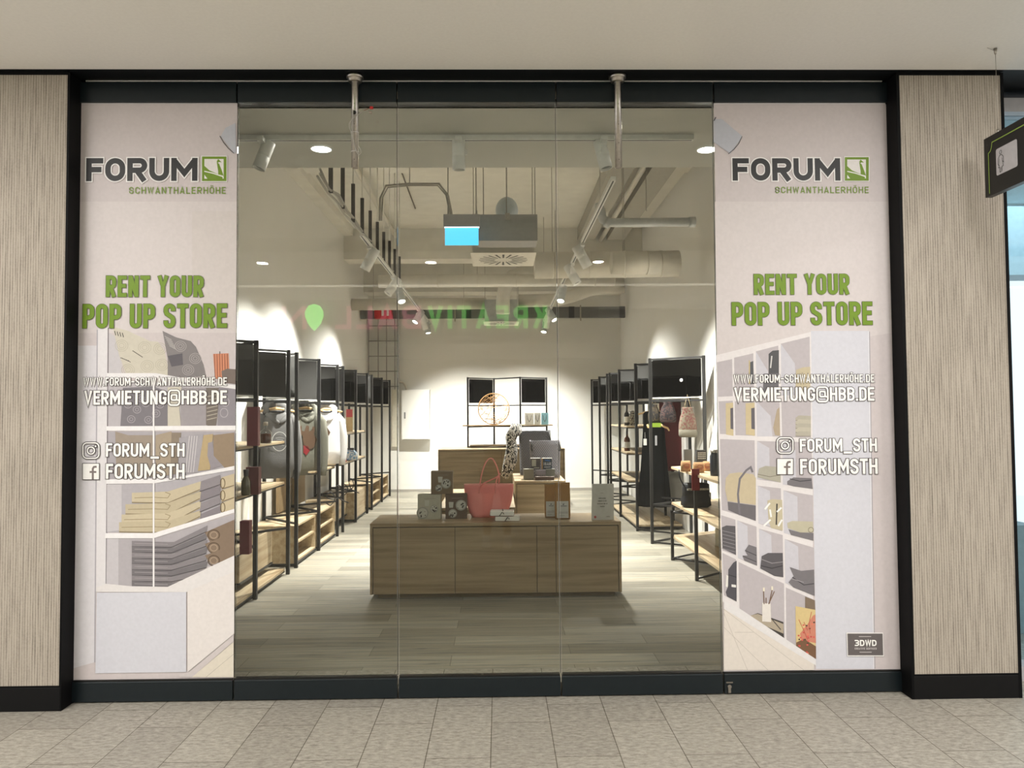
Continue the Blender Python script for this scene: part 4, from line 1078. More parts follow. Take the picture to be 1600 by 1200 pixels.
# rack on the back counter
BR = rack('black folding shelf on the back counter with two dark panels', [(at(731, 640, 1, 9.0).x, 9.0), (at(772, 640, 1, 9.4).x, 9.4), (at(813, 640, 1, 8.95).x, 8.95), (at(854, 640, 1, 9.3).x, 9.3)], (.915, 1.255), group=None, origin=(.02, 9.1, 0), panels=(True, False, True), z0=.905, t=.016)
q_ = MB().box(-.64, .90, -.15, .25, 1.268, 1.288).build('shelf_board', OAK, BR, .002)
q_ = MB().box(-.52, .60, -.12, .25, .927, .945).build('shelf_board', OAK, BR, .002)


# wooden low cabinets and shelf boards along the left wall
def board(rk, x0, x1, y0, y1, z, t=.022):
    o = rk.location; hx, hy = (x1-x0)/2, (y1-y0)/2
    p = MB().box(-hx, hx, -hy, hy, 0, t).build('shelf_board', OAK_Y, rk, .002); p.location = ((x0+x1)/2-o.x, (y0+y1)/2-o.y, z)
    MB().box(-hx, hx, -hy, hy, -.012, -.001).build('steel_tray', FRAME, p)


def cabinet(x0, x1, y0, y1, z0, z1, open_, label, group, face=1):
    root = thing('wooden_cabinet', label, 'cabinet', ((x0+x1)/2, (y0+y1)/2, 0), 0, group)
    hx, hy = (x1-x0)/2, (y1-y0)/2; T = .02
    MB().box(-hx, hx, -hy, hy, z1-T, z1).build('top', OAK_Y, root, .001)
    MB().box(-hx, hx, -hy, hy, z0, z0+T).build('base', OAK_Y, root, .001)
    MB().box(-hx, hx, -hy, -hy+T, z0+T, z1-T).build('side_panel', OAK_Y, root, .001)
    MB().box(-hx, hx, hy-T, hy, z0+T, z1-T).build('side_panel', OAK_Y, root, .001)
    bx = (-hx, -hx+T) if face > 0 else (hx-T, hx)
    MB().box(*bx, -hy+T, hy-T, z0+T, z1-T).build('back_panel', OAK_Y, root)
    if open_: MB().box(-hx+T, hx-.01, -hy+T, hy-T, (z0+z1)/2-T/2, (z0+z1)/2+T/2).build('inner_shelf', OAK_Y, root, .001)
    else: MB().box(hx-T, hx, -hy+T, hy-T, z0+T, z1-T).build('front_panel', OAK_Y, root, .001)
    MB().box(-hx, hx+.01, -hy, hy, z0-.016, z0-.001).build('steel_base', FRAME, root)
    return root


cgr = 'low wooden cabinets under the left racks'
XI0, XI1 = -2.46, -2.01
cabinet(XI0, XI1-.12, 2.25, 3.15, .12, .42, False, 'closed wooden cabinet under the nearest left rack', cgr)
board(LR[0], XI0, XI1, 1.25, 3.15, .035)
board(LR[0], XI0, XI1, 1.25, 2.25, .42)
cabinet(XI0, XI1, 3.50, 4.36, .035, .40, True, 'open two tier wooden cabinet, nearer one under the hoodies', cgr)
cabinet(XI0, XI1, 4.42, 5.34, .035, .40, True, 'open two tier wooden cabinet, farther one under the hoodies', cgr)
cabinet(XI0, XI1-.1, 5.72, 6.56, .12, .40, False, 'set back wooden cabinet below the wire sculptures', cgr)
cabinet(XI0, XI1, 6.60, 7.48, .035, .40, False, 'closed wooden cabinet just beyond the wire sculptures', cgr)
cabinet(XI0, XI1, 7.95, 8.94, .035, .40, True, 'open two tier wooden cabinet, nearer one under the farthest left rack', cgr)
cabinet(XI0, XI1, 9.0, 9.88, .035, .40, True, 'open two tier wooden cabinet, farthest one on the left', cgr)
board(LR[0], XI0, XI1, 1.25, 3.13, 1.225)
board(LR[0], XI0, XI1, 1.25, 3.13, .845)
board(LR[2], XI0, XI1, 5.72, 7.48, 1.225)
board(LR[1], XI0, XI1, 4.42, 5.34, .845)
board(LR[2], XI0, XI1, 5.72, 7.48, .845)
tag(MB().box(XI0+.02, XI0+.05, 4.35, 4.85, .42, .80).build('backing_board', mat('board_brown', srgb(150, 128, 96), .6), None, .002), 'brown board leaning on the left wall under the green hoodie', 'board')
tag(MB().box(XI0+.02, XI0+.05, 5.0, 5.5, .42, .80).build('backing_board', mat('board_brown', srgb(150, 128, 96), .6), None, .002), 'brown board leaning on the left wall under the white hoodie', 'board')
# right side boards
RI0, RI1 = 1.74, 2.32
board(RB, RI0, RI1, 6.35, 7.85, 1.28)
board(RB, RI0, RI1, 6.35, 7.85, .92)
board(RB, RI0, RI1, 6.25, 7.85, .55)
board(RB, RI0, RI1, 5.65, 7.85, .04)
rs = thing('display_table', 'low black framed shelf with oak boards beside the right poster', 'shelf', (2.02, 2.7, 0))
for (x, y) in ((-.28, 0.0), (-.28, -1.4), (.28, 1.0), (.28, -1.4), (.28, 0.0)): MB().box(x-.014, x+.014, y-.014, y+.014, 0, .96).build('post', FRAME, rs)
MB().box(-.28-.014, -.28+.014, .95-.014, .95+.014, 0, .50).build('post', FRAME, rs)
for z in (.915, .555, .22):
    pl = MB(); pl.prism([(-.27, 1.0, z), (.30, 1.3, z), (.30, -1.4, z), (-.27, -1.4, z)], (0, 0, .022)); pl.build('board', OAK_Y, rs)
fb = MB()
for z in (.02, .48): fb.tube([(-.28, .95, z), (.26, 1.4, z)], .011, 4).tube([(-.28, .95, z), (.26, .45, z)], .011, 4)
fb.tube([(-.28, 0, .02), (.26, .45, .02)], .011, 4)
fb.build('crossbars', FRAME, rs)
MB().box(.0, .29, -.5, .4, .242, .40).build('storage_box', mat('box_pale', srgb(170, 168, 150), .6), rs, .003)

# ------------------------------------------------------------------ clothing
def fabric(name, c, amt=.12, scale=90): return mat(name, c, .9, amt=amt, scale=scale, bump=.25)


def hanger_part(root, w=.20):
    h = MB().tube([(-w, 0, -.035), (-w*.5, 0, -.012), (0, 0, .0), (w*.5, 0, -.012), (w, 0, -.035)], [.010, .014, .018, .014, .010], 8, flat=.6)
    hp = h.build('hanger', mat('hanger_wood', srgb(206, 172, 122), .5), root)
    MB().tube([(0, 0, .0), (0, 0, .06), (.012, 0, .075), (.012, 0, .09), (0, 0, .10), (-.012, 0, .092)], .002, 6).build('hook', STEEL, hp)


def loft(mb, rings, n=20, mi=0, ex=2.6):
    """rings: (cx, cy, z, rx, ry, fold)"""
    V = []
    for k, (cx, cy, z, rx, ry, fo) in enumerate(rings):
        for j in range(n):
            a = 2*PI*j/n; c, s_ = math.cos(a), math.sin(a)
            f = 1+fo*math.sin(a*7+k*.4)
            V.append((cx+rx*f*math.copysign(abs(c)**(2/ex), c), cy+ry*f*math.copysign(abs(s_)**(2/ex), s_), z))
    F_ = [(i*n+j, i*n+(j+1) % n, (i+1)*n+(j+1) % n, (i+1)*n+j) for i in range(len(rings)-1) for j in range(n)]
    F_ += [tuple(range(n))[::-1], tuple((len(rings)-1)*n+j for j in range(n))]
    mb.add(V, F_, mi, True)


def hoodie(label, loc, rz, mmat, inner, h=.72, decal=None):
    root = thing('hoodie', label, 'hoodie', loc, rz, 'hoodies hanging in the left racks')
    b = MB()
    loft(b, [(0, 0, -.02, .05, .05, 0), (0, 0, -.05, .11, .075, .0), (0, 0, -.10, .155, .09, .01), (0, 0, -.18, .17, .10, .015), (0, 0, -.35, .17, .105, .02), (0, 0, -.5, .172, .11, .03), (0, 0, -h+.08, .175, .11, .03), (0, 0, -h+.07, .165, .10, .02), (0, 0, -h, .155, .095, .02)], 28)
    body = b.build('body', mmat, root)
    for s_ in (-1, 1):
        sl = MB().tube([(s_*.12, 0, -.075), (s_*.175, 0, -.15), (s_*.205, .0, -.33), (s_*.215, .01, -.52), (s_*.205, .0, -h+.06), (s_*.20, .0, -h-.02)], [.05, .060, .054, .048, .044, .032], 14)
        sl.build('sleeve', mmat, root)
    hd = MB(); hd.tube([(-.10, -.02, -.06), (-.105, .03, .0), (-.05, .07, .035), (0, .08, .045), (.05, .07, .035), (.105, .03, .0), (.10, -.02, -.06), (.045, -.09, -.12), (0, -.105, -.15)], [.035, .042, .05, .055, .05, .042, .035, .026, .018], 12)
    hd.tube([(-.10, -.02, -.06), (-.045, -.09, -.12), (0, -.105, -.15)], [.035, .026, .018], 12)
    hd.build('hood', mmat, root)
    MB().lathe([(0, 0), (.07, 0), (.085, .01)], (0, -.01, -.035), 20).build('lining', inner, root)
    hanger_part(root)
    if decal: decal(body)
    return root


def decal_circle(body):
    m = MB()
    pts = [(.0+.075*math.cos(2*PI*i/24), -.33+.095*math.sin(2*PI*i/24)) for i in range(24)]
    ribbon(m, pts, .006, True, lambda a, b: Vector((a, -.116, b)))
    for k in range(5): ribbon(m, [(-.04+.01*(k % 2), -.37+k*.018), (.0, -.362+k*.018), (.045-.01*(k % 2), -.372+k*.018)], .003, False, lambda a, b: Vector((a, -.1165, b)))
    m.build('print', mat('print_pale', (.5, .5, .48), .8), body)


def decal_moose(body):
    m = MB(); Yd = -.122
    def pp(pts, mi): m.poly([Vector((a, Yd, b)) for a, b in pts], mi)
    pp([(-.10, -.22), (-.07, -.19), (-.07, -.25), (-.04, -.26), (-.02, -.19), (.01, -.20), (.01, -.26), (.04, -.25), (.05, -.20), (.08, -.22), (.06, -.30), (-.08, -.30)], 0)
    pp([(-.06, -.30), (.07, -.30), (.10, -.35), (.06, -.44), (.0, -.46), (-.05, -.40)], 0)
    pp([(-.05, -.41), (.0, -.42), (.02, -.47), (-.02, -.52), (-.05, -.49)], 1)
    m.build('print', [mat('print_brown', (.10, .055, .03), .8), mat('print_red', (.22, .01, .015), .8)], body)


def decal_small(body):
    m = MB(); m.poly([Vector((a, -.118, b)) for a, b in ((-.03, -.24), (0, -.22), (.04, -.28), (.02, -.32), (-.03, -.29))])
    m.build('print', mat('print_brown', (.10, .055, .03), .8), body)


HZ = 1.575
hoodie('grey hoodie with a pale round print behind the whisky bottle', (at(432, 650, 1, 3.75).x, 3.75, HZ-.02), .55, fabric('fabric_grey', (.13, .127, .127)), fabric('fabric_dark', (.02, .02, .025)), .70, decal_circle)
hoodie('grey green hoodie with a brown antlered animal print', (at(477, 650, 1, 4.5).x, 4.5, HZ-.01), .5, fabric('fabric_olive_grey', (.15, .148, .12)), fabric('fabric_dark', (.02, .02, .025)), .74, decal_moose)
hoodie('white hoodie with a tiny chest print on the left racks', (at(509, 650, 1, 5.25).x, 5.25, HZ-.02), .35, fabric('fabric_white', (.62, .61, .62), .05), fabric('fabric_dark', (.02, .02, .025)), .66, decal_small)

dr = thing('sleeveless_dress', 'long black sleeveless dress hanging in the right rack', 'dress', (1.93, 5.45, 1.50), -.35)
d = MB(); loft(d, [(0, 0, -.0, .10, .035, 0), (0, 0, -.03, .13, .05, 0), (0, 0, -.12, .12, .06, 0), (0, 0, -.25, .135, .07, .01), (0, 0, -.45, .145, .075, .03), (0, 0, -.75, .165, .09, .06), (0, 0, -1.0, .185, .10, .08), (0, 0, -1.16, .195, .11, .09), (0, 0, -1.18, .19, .11, .09)], 56)
d.build('skirt_and_bodice', mat('dress_black', (.004, .0045, .005), .95, amt=.2, scale=60, bump=.2, spec=.08), dr)
hanger_part(dr, .19)
MB().box(-.115, -.075, -.085, -.082, -.42, -.34).box(-.097, -.094, -.083, -.081, -.34, -.26).build('price_tag', PAPER, dr)
MB().box(.03, .055, -.10, -.097, -.42, -.30).build('ribbon', mat('ribbon_grey', (.4, .4, .42), .6), dr)
MB().tube([(0, -.02, .10), (.0, .0, .13)], .002, 5).build('hook_wire', STEEL, dr)


def patterned(name, c0, c1, c2, scale=28):
    m = principled(name, c0, .85); b = m.node_tree.nodes['Principled BSDF']
    tc = N(m, 'ShaderNodeTexCoord'); v = N(m, 'ShaderNodeTexVoronoi'); v.inputs['Scale'].default_value = scale
    n = N(m, 'ShaderNodeTexNoise'); n.inputs['Scale'].default_value = scale*.9; n.inputs['Detail'].default_value = 2
    mx = N(m, 'ShaderNodeMix'); mx.data_type = 'RGBA'; mx.inputs[0].default_value = .35
    Lk(m, tc.outputs['Object'], mx.inputs[6]); Lk(m, n.outputs[1], mx.inputs[7]); Lk(m, mx.outputs[2], v.inputs[0])
    r = N(m, 'ShaderNodeValToRGB'); r.color_ramp.interpolation = 'CONSTANT'; e = r.color_ramp.elements
    e[0].position = 0; e[0].color = (*c0, 1); e[1].position = .30; e[1].color = (*c1, 1); x = e.new(.5); x.color = (*c2, 1)
    Lk(m, tc.outputs['Object'], v.inputs[0]); Lk(m, v.outputs[0], r.inputs[0]); Lk(m, r.outputs[0], b.inputs['Base Color'])
    return m


def pouch(label, px, y0, y1, Y, wpx, m, m2=None):
    t = at(px, y0, 1, Y); b = at(px, y1, 1, Y); W = wpx*(Y+4.12)/1200/2; H = t.z-b.z
    root = thing('patterned_pouch', label, 'bag', (b.x, Y, b.z), 0, 'small patterned bags hanging in the right rack')
    q = MB(); loft(q, [(0, 0, 0, W*.86, .04, 0), (0, 0, H*.06, W, .05, 0), (0, 0, H*.4, W*1.0, .05, .02), (0, 0, H*.7, W*.8, .04, .03), (0, 0, H*.93, W*.50, .03, .06), (0, 0, H, W*.62, .035, .10)], 28, ex=3)
    q.build('bag_body', m, root)
    if m2: 
        q2 = MB(); loft(q2, [(0, 0, -.001, W*.87, .041, 0), (0, 0, H*.06, W*1.01, .051, 0), (0, 0, H*.25, W*1.01, .051, .01)], 28, ex=3); q2.build('lower_band', m2, root)
    MB().tube([(-W*.4, 0, H*.93), (-W*.1, 0, H*1.3), (0, 0, H*1.42), (W*.1, 0, H*1.3), (W*.4, 0, H*.93)], .0025, 6).build('cord', mat('cord_tan', (.45, .36, .22), .8), root)
    return root


pouch('small dark patterned drawstring bag above the green strip', 1022, 632, 659, 5.0, 18, patterned('pat_dark', (.01, .01, .01), (.14, .10, .06), (.02, .02, .02), 60))
pouch('red and grey patterned drawstring bag in front of the red banner', 1044, 628, 660, 4.9, 25, patterned('pat_red', (.09, .01, .015), (.12, .09, .085), (.025, .02, .025), 55))
pouch('larger beige and red flowered drawstring bag nearest the right poster', 1075, 636, 683, 4.2, 28, patterned('pat_beige', (.10, .085, .055), (.11, .015, .02), (.13, .115, .08), 45), mat('linen_grey', (.11, .10, .075), .9))
a, b = at(1014, 661, 1, 4.95), at(1033, 667.5, 1, 4.95)
gs = thing('green_strip', 'bright green box on a carved wooden figure hanging over the dress', 'ornament', (a.x, 4.95, b.z))
MB().box(0, b.x-a.x, -.01, .01, 0, a.z-b.z).build('green_box', mat('lime', srgb(122, 150, 36), .6), gs, .002)
MB().tube([(-.02, .0, .035), (-.01, -.002, .0), (.02, -.012, -.008)], [.012, .014, .01], 8).tube([(.14, 0, .03), (.19, 0, .0), (.22, 0, -.01), (.24, 0, -.045)], [.014, .012, .012, .008], 8).build('carved_wood', mat('hanger_wood', srgb(206, 172, 122), .5), gs)
# dark red banner on the right wall side
a, b = at(1033, 571, 1, 4.75), at(1077, 737, 1, 5.6)
rb_ = thing('red_banner', 'tall dark red banner hanging behind the patterned bags', 'banner', (2.02, 5.62, 0))
x0_, x1_ = at(1030, 650, 1, 5.62).x, at(1064, 650, 1, 5.62).x
MB().box(x0_-2.02, x1_-2.02, -.01, 0, at(1050, 736, 1, 5.62).z, at(1050, 600, 1, 5.62).z).build('cloth', mat('banner_red', srgb(84, 6, 12), .7), rb_)
MB().cyl((x0_-2.02, -.01, at(1050, 600, 1, 5.62).z), (x1_-2.02, -.01, at(1050, 600, 1, 5.62).z), .012).build('top_rod', FRAME, rb_)
MB().box(x0_-2.02, x1_-2.02+.01, -.05, -.012, .40, at(1050, 737, 1, 5.62).z).build('lower_panel', mat('panel_grey', srgb(104, 100, 92), .6), rb_)
a = at(1068, 594, 1, 4.4)
gb = MB().lathe([(.052*math.sin(PI*i/12), .052*math.cos(PI*i/12)) for i in range(13)], (a.x, 4.42, a.z), 24)
tag(gb.build('white_ball', WHITE), 'white ball seen behind the dark panel of the right rack', 'ball')

# ------------------------------------------------------------------ goods on the right
def bottle(label, px, ybot, Y, h, r, glassm, labelm, group=None):
    p = at(px, ybot, 1, Y); root = thing('bottle', label, 'bottle', p, 0, group)
    MB().lathe([(0, 0), (r, 0), (r, h*.55), (r*.9, h*.63), (r*.38, h*.74), (r*.34, h*.95)], n=20).build('glass_body', glassm, root)
    MB().lathe([(r*.37, h*.80), (r*.37, h), (0, h)], n=16).build('cap', mat('cap_dark', (.03, .02, .02), .4), root)
    MB().lathe([(r*1.01, h*.16), (r*1.01, h*.46)], n=20).build('paper_label', labelm, root)
    return root


AMBER = mat('amber_glass', (.10, .03, .012), .12); DKG = mat('dark_glass', (.012, .014, .012), .12)
def zbot(z, Y, px): 
    p = at(px, 700, 1, Y); return Vector((p.x, Y, z))
def bottle_at(label, px, z, Y, h, r, g, l, group=None):
    o = bottle(label, px, 700, Y, h, r, g, l, group); o.location = zbot(z, Y, px); return o


bg_ = 'bottles in the right bottle rack'
bottle_at('dark bottle with a pale label on the upper board of the right rack', 980, 1.302, 6.75, .27, .038, DKG, PAPER, bg_)
bottle_at('amber bottle with a white label on the middle board of the right rack', 980, .942, 6.75, .28, .042, AMBER, PAPER, bg_)
tag(MB().lathe([(0, 0), (.04, 0), (.042, .2), (.03, .21), (0, .21)], zbot(1.302, 6.7, 988), 16).build('patterned_tin', patterned('pat_tin', (.02, .02, .02), (.6, .58, .5), (.05, .04, .04), 60)), 'tall patterned tin beside the dark bottle on the upper right board', 'tin')


def coffee_pack(label, px, Y, w_, h, z=.937):
    p = zbot(z, Y, px); root = thing('coffee_pack', label, 'coffee pack', p, .15, 'brown paper packs on the right shelf')
    b = MB(); loft(b, [(0, 0, 0, w_/2, .03, 0), (0, 0, h*.7, w_/2, .028, 0), (0, 0, h, w_/2, .004, 0)], 20, ex=6)
    b.build('bag', mat('pack_brown', srgb(172, 132, 92), .8), root)
    m = MB(); pts = [(.028*math.cos(2*PI*i/16), h*.52+.022*math.sin(2*PI*i/16)) for i in range(16)]
    ribbon(m, pts, .004, True, lambda a, b_: Vector((a, -.034, b_))); ribbon(m, [(-.02, h*.5), (0, h*.4), (.02, h*.5)], .005, False, lambda a, b_: Vector((a, -.0345, b_)))
    m.build('heart_print', mat('print_dark_red', (.25, .02, .03), .7), root)


coffee_pack('brown paper coffee pack with a red print, left one on the right shelf', 1071, 3.05, .085, .10)
coffee_pack('brown paper coffee pack with a red print, middle one on the right shelf', 1091, 2.9, .095, .095)
coffee_pack('brown paper coffee pack half hidden behind the other two', 1103, 3.1, .06, .09)
p = zbot(.937, 3.3, 1075); tag(MB().box(p.x-.04, p.x+.04, p.y, p.y+.02, .937, 1.13).build('grey_card', mat('card_grey', (.12, .12, .125), .6), None, .001), 'grey spotted card standing behind the left coffee pack', 'card')
p = zbot(.937, 3.3, 1096); o = thing('black_carton', 'black carton with rows of white print behind the coffee packs', 'box', (p.x, 3.3, .937))
MB().box(-.045, .045, 0, .07, 0, .185).build('box_body', mat('carton_black', (.02, .02, .022), .5), o, .001)
mm = MB()
for r_ in range(4):
    for c_ in range(5): mm.box(-.035+c_*.016, -.026+c_*.016, -.001, 0, .10+r_*.018, .108+r_*.018)
mm.build('small_print', PAPER, o)
p = at(1081, 715, 1, 2.72); tag(MB().box(p.x-.018, p.x+.05, 2.655, 2.67, .80, .99).build('price_sign', mat('red_tag', srgb(110, 14, 20), .6), None, .001), 'small dark red sign hanging on the front post of the right shelf', 'sign')
jr = zbot(.937, 2.55, 1117); o = thing('storage_jar', 'tall dark jar at the right end of the right shelf', 'jar', jr)
MB().lathe([(0, 0), (.042, 0), (.045, .02), (.045, .17), (.035, .19), (.035, .20), (0, .20)], n=20).build('jar_body', mat('jar_navy', (.02, .025, .035), .3), o)
MB().lathe([(.038, .20), (.038, .225), (0, .225)], n=20).build('lid', STEEL, o)
# black shoulder bag with lettering
bp = zbot(.577, 3.28, 1086)
bgk = thing('black_bag', 'black shoulder bag with a handle and a band of letters on the middle right board', 'bag', bp, .1)
q = MB(); loft(q, [(0, 0, 0, .11, .07, 0), (0, 0, .02, .14, .085, 0), (0, 0, .08, .135, .08, .01), (0, 0, .12, .12, .075, .01), (0, 0, .125, .125, .078, 0), (0, 0, .22, .125, .07, 0), (0, 0, .23, .11, .06, 0)], 32, ex=4)
q.build('bag_body', mat('bag_black', (.012, .013, .016), .6, spec=.25), bgk)
MB().tube([(-.05, -.03, .22), (-.05, -.04, .275), (-.03, -.04, .285), (.03, -.04, .285), (.05, -.04, .275), (.05, -.03, .22)], .007, 8).build('handle', mat('bag_black', (.012, .013, .016), .6, spec=.25), bgk)
MB().tube([(-.12, -.02, .2), (-.16, -.03, .27), (-.17, -.03, .31), (-.17, -.02, .36)], .007, 6).build('strap', mat('bag_black', (.012, .013, .016), .6, spec=.25), bgk)
MB().box(-.11, .10, -.078, -.072, .168, .185).build('letter_band', mat('band_pale', srgb(190, 190, 180), .6), bgk)
ml = MB(); text_strokes(ml, 'SIKTUTGNA NO', .4, .2, .12, .2, Vector((-.10, -.0795, .170)), Vector((1, 0, 0)), Vector((0, 0, 1)), .19, .013); ml.build('lettering', mat('ink_black', (.01, .01, .01), .6), bgk)
MB().box(.115, .145, -.03, .02, .07, .14).build('buckle', PAPER, bgk, .006)

# ------------------------------------------------------------------ goods on the left
def carton(name, label, cat, px, Y, z, w_, d_, h, m, rz=0):
    p = zbot(z, Y, px); o = MB().box(-w_/2, w_/2, -d_/2, d_/2, 0, h).build(name, m, None, .002); o.location = p; o.rotation_euler[2] = rz; return tag(o, label, cat)


carton('red_gift_box', 'tall dark red gift box on the upper board by the left poster', 'box', 396, 2.05, 1.249, .085, .085, .31, mat('gift_red', srgb(120, 60, 66), .6), .1)
o = thing('whisky_decanter', 'clear glass whisky bottle with dark liquid on the upper left board', 'bottle', zbot(1.249, 2.35, 415))
MB().lathe([(0, 0), (.045, 0), (.05, .01), (.05, .09), (.035, .115), (.014, .125), (.014, .155)], n=24).build('glass_body', CLEAR, o)
MB().lathe([(0, .006), (.044, .008), (.045, .085), (.0, .09)], n=24).build('liquid', AMBER, o)
MB().lathe([(0, .155), (.018, .155), (.018, .185), (0, .188)], n=16).build('stopper', mat('cork_pale', (.55, .5, .42), .6), o)
o = thing('boxed_bottle', 'bottle in front of its red and brown box on the middle left board', 'bottle', zbot(.869, 1.95, 389))
MB().box(-.03, .07, .02, .09, 0, .215).build('carton', mat('carton_maroon', srgb(112, 66, 66), .6), o, .002)
MB().lathe([(0, 0), (.032, 0), (.036, .02), (.034, .11), (.02, .14), (.016, .15), (.016, .19)], (-.015, -.02, 0), 20).build('glass_body', mat('green_grey_glass', srgb(92, 86, 66), .25), o)
MB().lathe([(.019, .15), (.021, .2), (0, .2)], (-.015, -.02, 0), 16).build('cap', mat('cap_dark', (.03, .02, .02), .4), o)
carton('dark_red_box', 'narrow dark red box standing on the lowest left board', 'box', 385, 1.78, .444, .072, .072, .25, mat('box_wine', srgb(104, 30, 42), .6))
o = thing('colourful_pouch', 'white and blue zipped pouch with a dark flap on the left racks', 'pouch', zbot(.869, 6.35, 546))
q = MB(); loft(q, [(0, 0, 0, .10, .05, 0), (0, 0, .03, .115, .06, 0), (0, 0, .10, .10, .045, .02), (0, 0, .15, .05, .02, 0)], 24, ex=4); q.build('pouch_body', patterned('pat_blue', (.75, .78, .8), (.10, .30, .55), (.7, .75, .8), 25), o)
MB().box(-.06, .06, -.025, .025, .13, .165).build('flap', mat('flap_dark', (.04, .04, .045), .7), o, .004)
o = tag(MB().box(-.04, .05, -.03, .03, 0, .08).build('red_pouch', mat('pouch_red', srgb(190, 60, 60), .7), None, .01), 'small red pouch beside the white and blue pouch', 'pouch'); o.location = zbot(.869, 5.9, 535)
o = thing('gift_card_board', 'pink and cream illustrated card standing on the upper left board', 'card', zbot(1.249, 6.6, 546))
MB().box(-.045, .045, -.004, .004, 0, .30).build('cream_part', mat('card_cream', srgb(232, 204, 160), .6), o); MB().box(-.043, .043, -.006, -.004, .20, .31).build('pink_part', mat('card_pink', srgb(224, 96, 104), .6), o)
o = tag(MB().box(-.05, .05, -.003, .003, 0, .40).build('white_print', PAPER), 'white paper print hanging between the white hoodie and the pink card', 'print'); o.location = (zbot(1.25, 5.9, 524)); o.rotation_euler[2] = .2


def wire_letter(label, px, Y, s, z=.402):
    p = zbot(z, Y, px); pts = [(-.10, 0, .03), (-.05, 0, .0), (-.01, 0, .06), (-.05, 0, .12), (-.09, 0, .08), (-.03, 0, .05), (.05, 0, .08), (.04, 0, .17), (.0, 0, .16), (.03, 0, .06), (.12, 0, .01)]
    P_ = [Vector(q_)*s for q_ in pts]; out = []
    for i in range(len(P_)-1):
        a_, b_, c_, d_ = P_[max(i-1, 0)], P_[i], P_[i+1], P_[min(i+2, len(P_)-1)]
        for j in range(5):
            u = j/5; out.append(.5*((2*b_)+(c_-a_)*u+(2*a_-5*b_+4*c_-d_)*u*u+(3*b_-a_-3*c_+d_)*u**3))
    out.append(P_[-1]); o = MB().tube(out, .006, 8).build('wire_sculpture', FRAME); o.location = p+Vector((0, 0, .008)); o.rotation_euler[2] = .5
    tag(o, label, 'sculpture', 'curly black wire sculptures')


wire_letter('bigger curly black wire sculpture on the left cabinets', 525, 5.15, 1.3)
wire_letter('smaller curly black wire sculpture farther along the left cabinets', 545, 6.3, 1.2)

# ------------------------------------------------------------------ goods on the middle counter
def dinner_box(label, px0, px1, Y, z, h, col, pale, rz=0.0):
    a_ = at(px0, 790, 1, Y); b_ = at(px1, 790, 1, Y); w_ = b_.x-a_.x
    root = thing('tableware_box', label, 'box', ((a_.x+b_.x)/2, Y, z), rz, 'boxed tableware sets stacked on the middle counter')
    D = .11
    MB().box(-w_/2, w_/2, 0, D, 0, h).build('carton', mat('box_'+pale, col, .6), root, .002)
    f = MB()
    def disc(cx, cz, r, mi, y=-.001): f.poly([Vector((cx+r*math.cos(2*PI*i/28), y, cz+r*math.sin(2*PI*i/28))) for i in range(28)], mi)
    if pale == 'grey': spots = ((-.06, .26, .055), (.045, .42, .038), (-.02, .60, .0)); cup = (-.02, .64)
    elif pale == 'maroon': spots = ((-.035, .22, .042), (.045, .55, .052)); cup = (-.05, .55)
    else: spots = ((-.03, .27, .033), (.04, .46, .048)); cup = (-.015, .62)
    k = w_/.21
    for (cx, cz, r) in spots:
        if r: disc(cx*k, cz*h, r*k, 0); disc(cx*k, cz*h, r*.84*k, 2, -.0014); disc(cx*k, cz*h, r*.8*k, 1, -.0018)
    c0 = cup[0]*k; c1 = cup[1]*h
    f.poly([Vector((c0-.016, -.0012, c1-.02)), Vector((c0+.016, -.0012, c1-.02)), Vector((c0+.02, -.0012, c1+.028)), Vector((c0-.02, -.0012, c1+.028))], 1)
    random.seed(int(px0))
    for (cx, cz, r) in spots:
        for q_ in range(9):
            if r: disc(cx*k+random.uniform(-.5, .5)*r, cz*h+random.uniform(-.6, .5)*r, .006*random.uniform(.5, 1.3), 3, -.0022)
    f.box(-w_*.22, w_*.30, -.0012, -.0008, h*.835, h*.848, 4)
    f.build('printed_front', [mat('plate_rim', (.34, .34, .31), .5), mat('plate_white', (.52, .51, .47), .5), mat('plate_line', (.24, .24, .22), .5), mat('motif_dark', (.05, .04, .04), .6), mat('print_fine', (.3, .27, .24), .6)], root)


def sg(r, g, b): return srgb(r, g, b)


dinner_box('pale grey boxed tableware set, lower left of the three', 652.5, 688.5, 2.36, CZ1, .205, sg(176, 174, 160), 'grey', -.03)
dinner_box('dark maroon boxed tableware set, lower right of the three', 696, 730, 2.38, CZ1, .205, sg(92, 74, 62), 'maroon', .06)
dinner_box('brown boxed tableware set on top of the other two', 673.5, 707.5, 2.37, CZ1+.208, .19, sg(122, 104, 82), 'brown', .02)

# pink tote bag
tb = thing('pink_tote_bag', 'large pink tote bag with two thin handles standing on the middle counter', 'bag', (at(764, 790, 1, 2.50).x, 2.50, CZ1))
k = (2.50+4.12)/1200
H = 50*k; Wt, Wb = 38.5*k, 26*k
rings = []
for i in range(11):
    u = i/10; wv = Wb+(Wt-Wb)*(math.sin(u*PI/2)**.75); rings.append((0, 0, H*u, wv, .075*(1-.35*u), .0))
q = MB(); n_ = 36; V = []
for (cx, cy, z, rx, ry, fo) in rings:
    for j in range(n_):
        a_ = 2*PI*j/n_; c, s_ = math.cos(a_), math.sin(a_)
        V.append((rx*math.copysign(abs(c)**.55, c), ry*math.copysign(abs(s_)**.7, s_)*(1+.04*math.sin(a_*5+z*30)), z))
q.add(V, [(i*n_+j, i*n_+(j+1) % n_, (i+1)*n_+(j+1) % n_, (i+1)*n_+j) for i in range(10) for j in range(n_)]+[tuple(range(n_))[::-1]], 0, True)
PINK = mat('pink_leather', srgb(255, 176, 172), .55, amt=.12, scale=160, bump=.3)
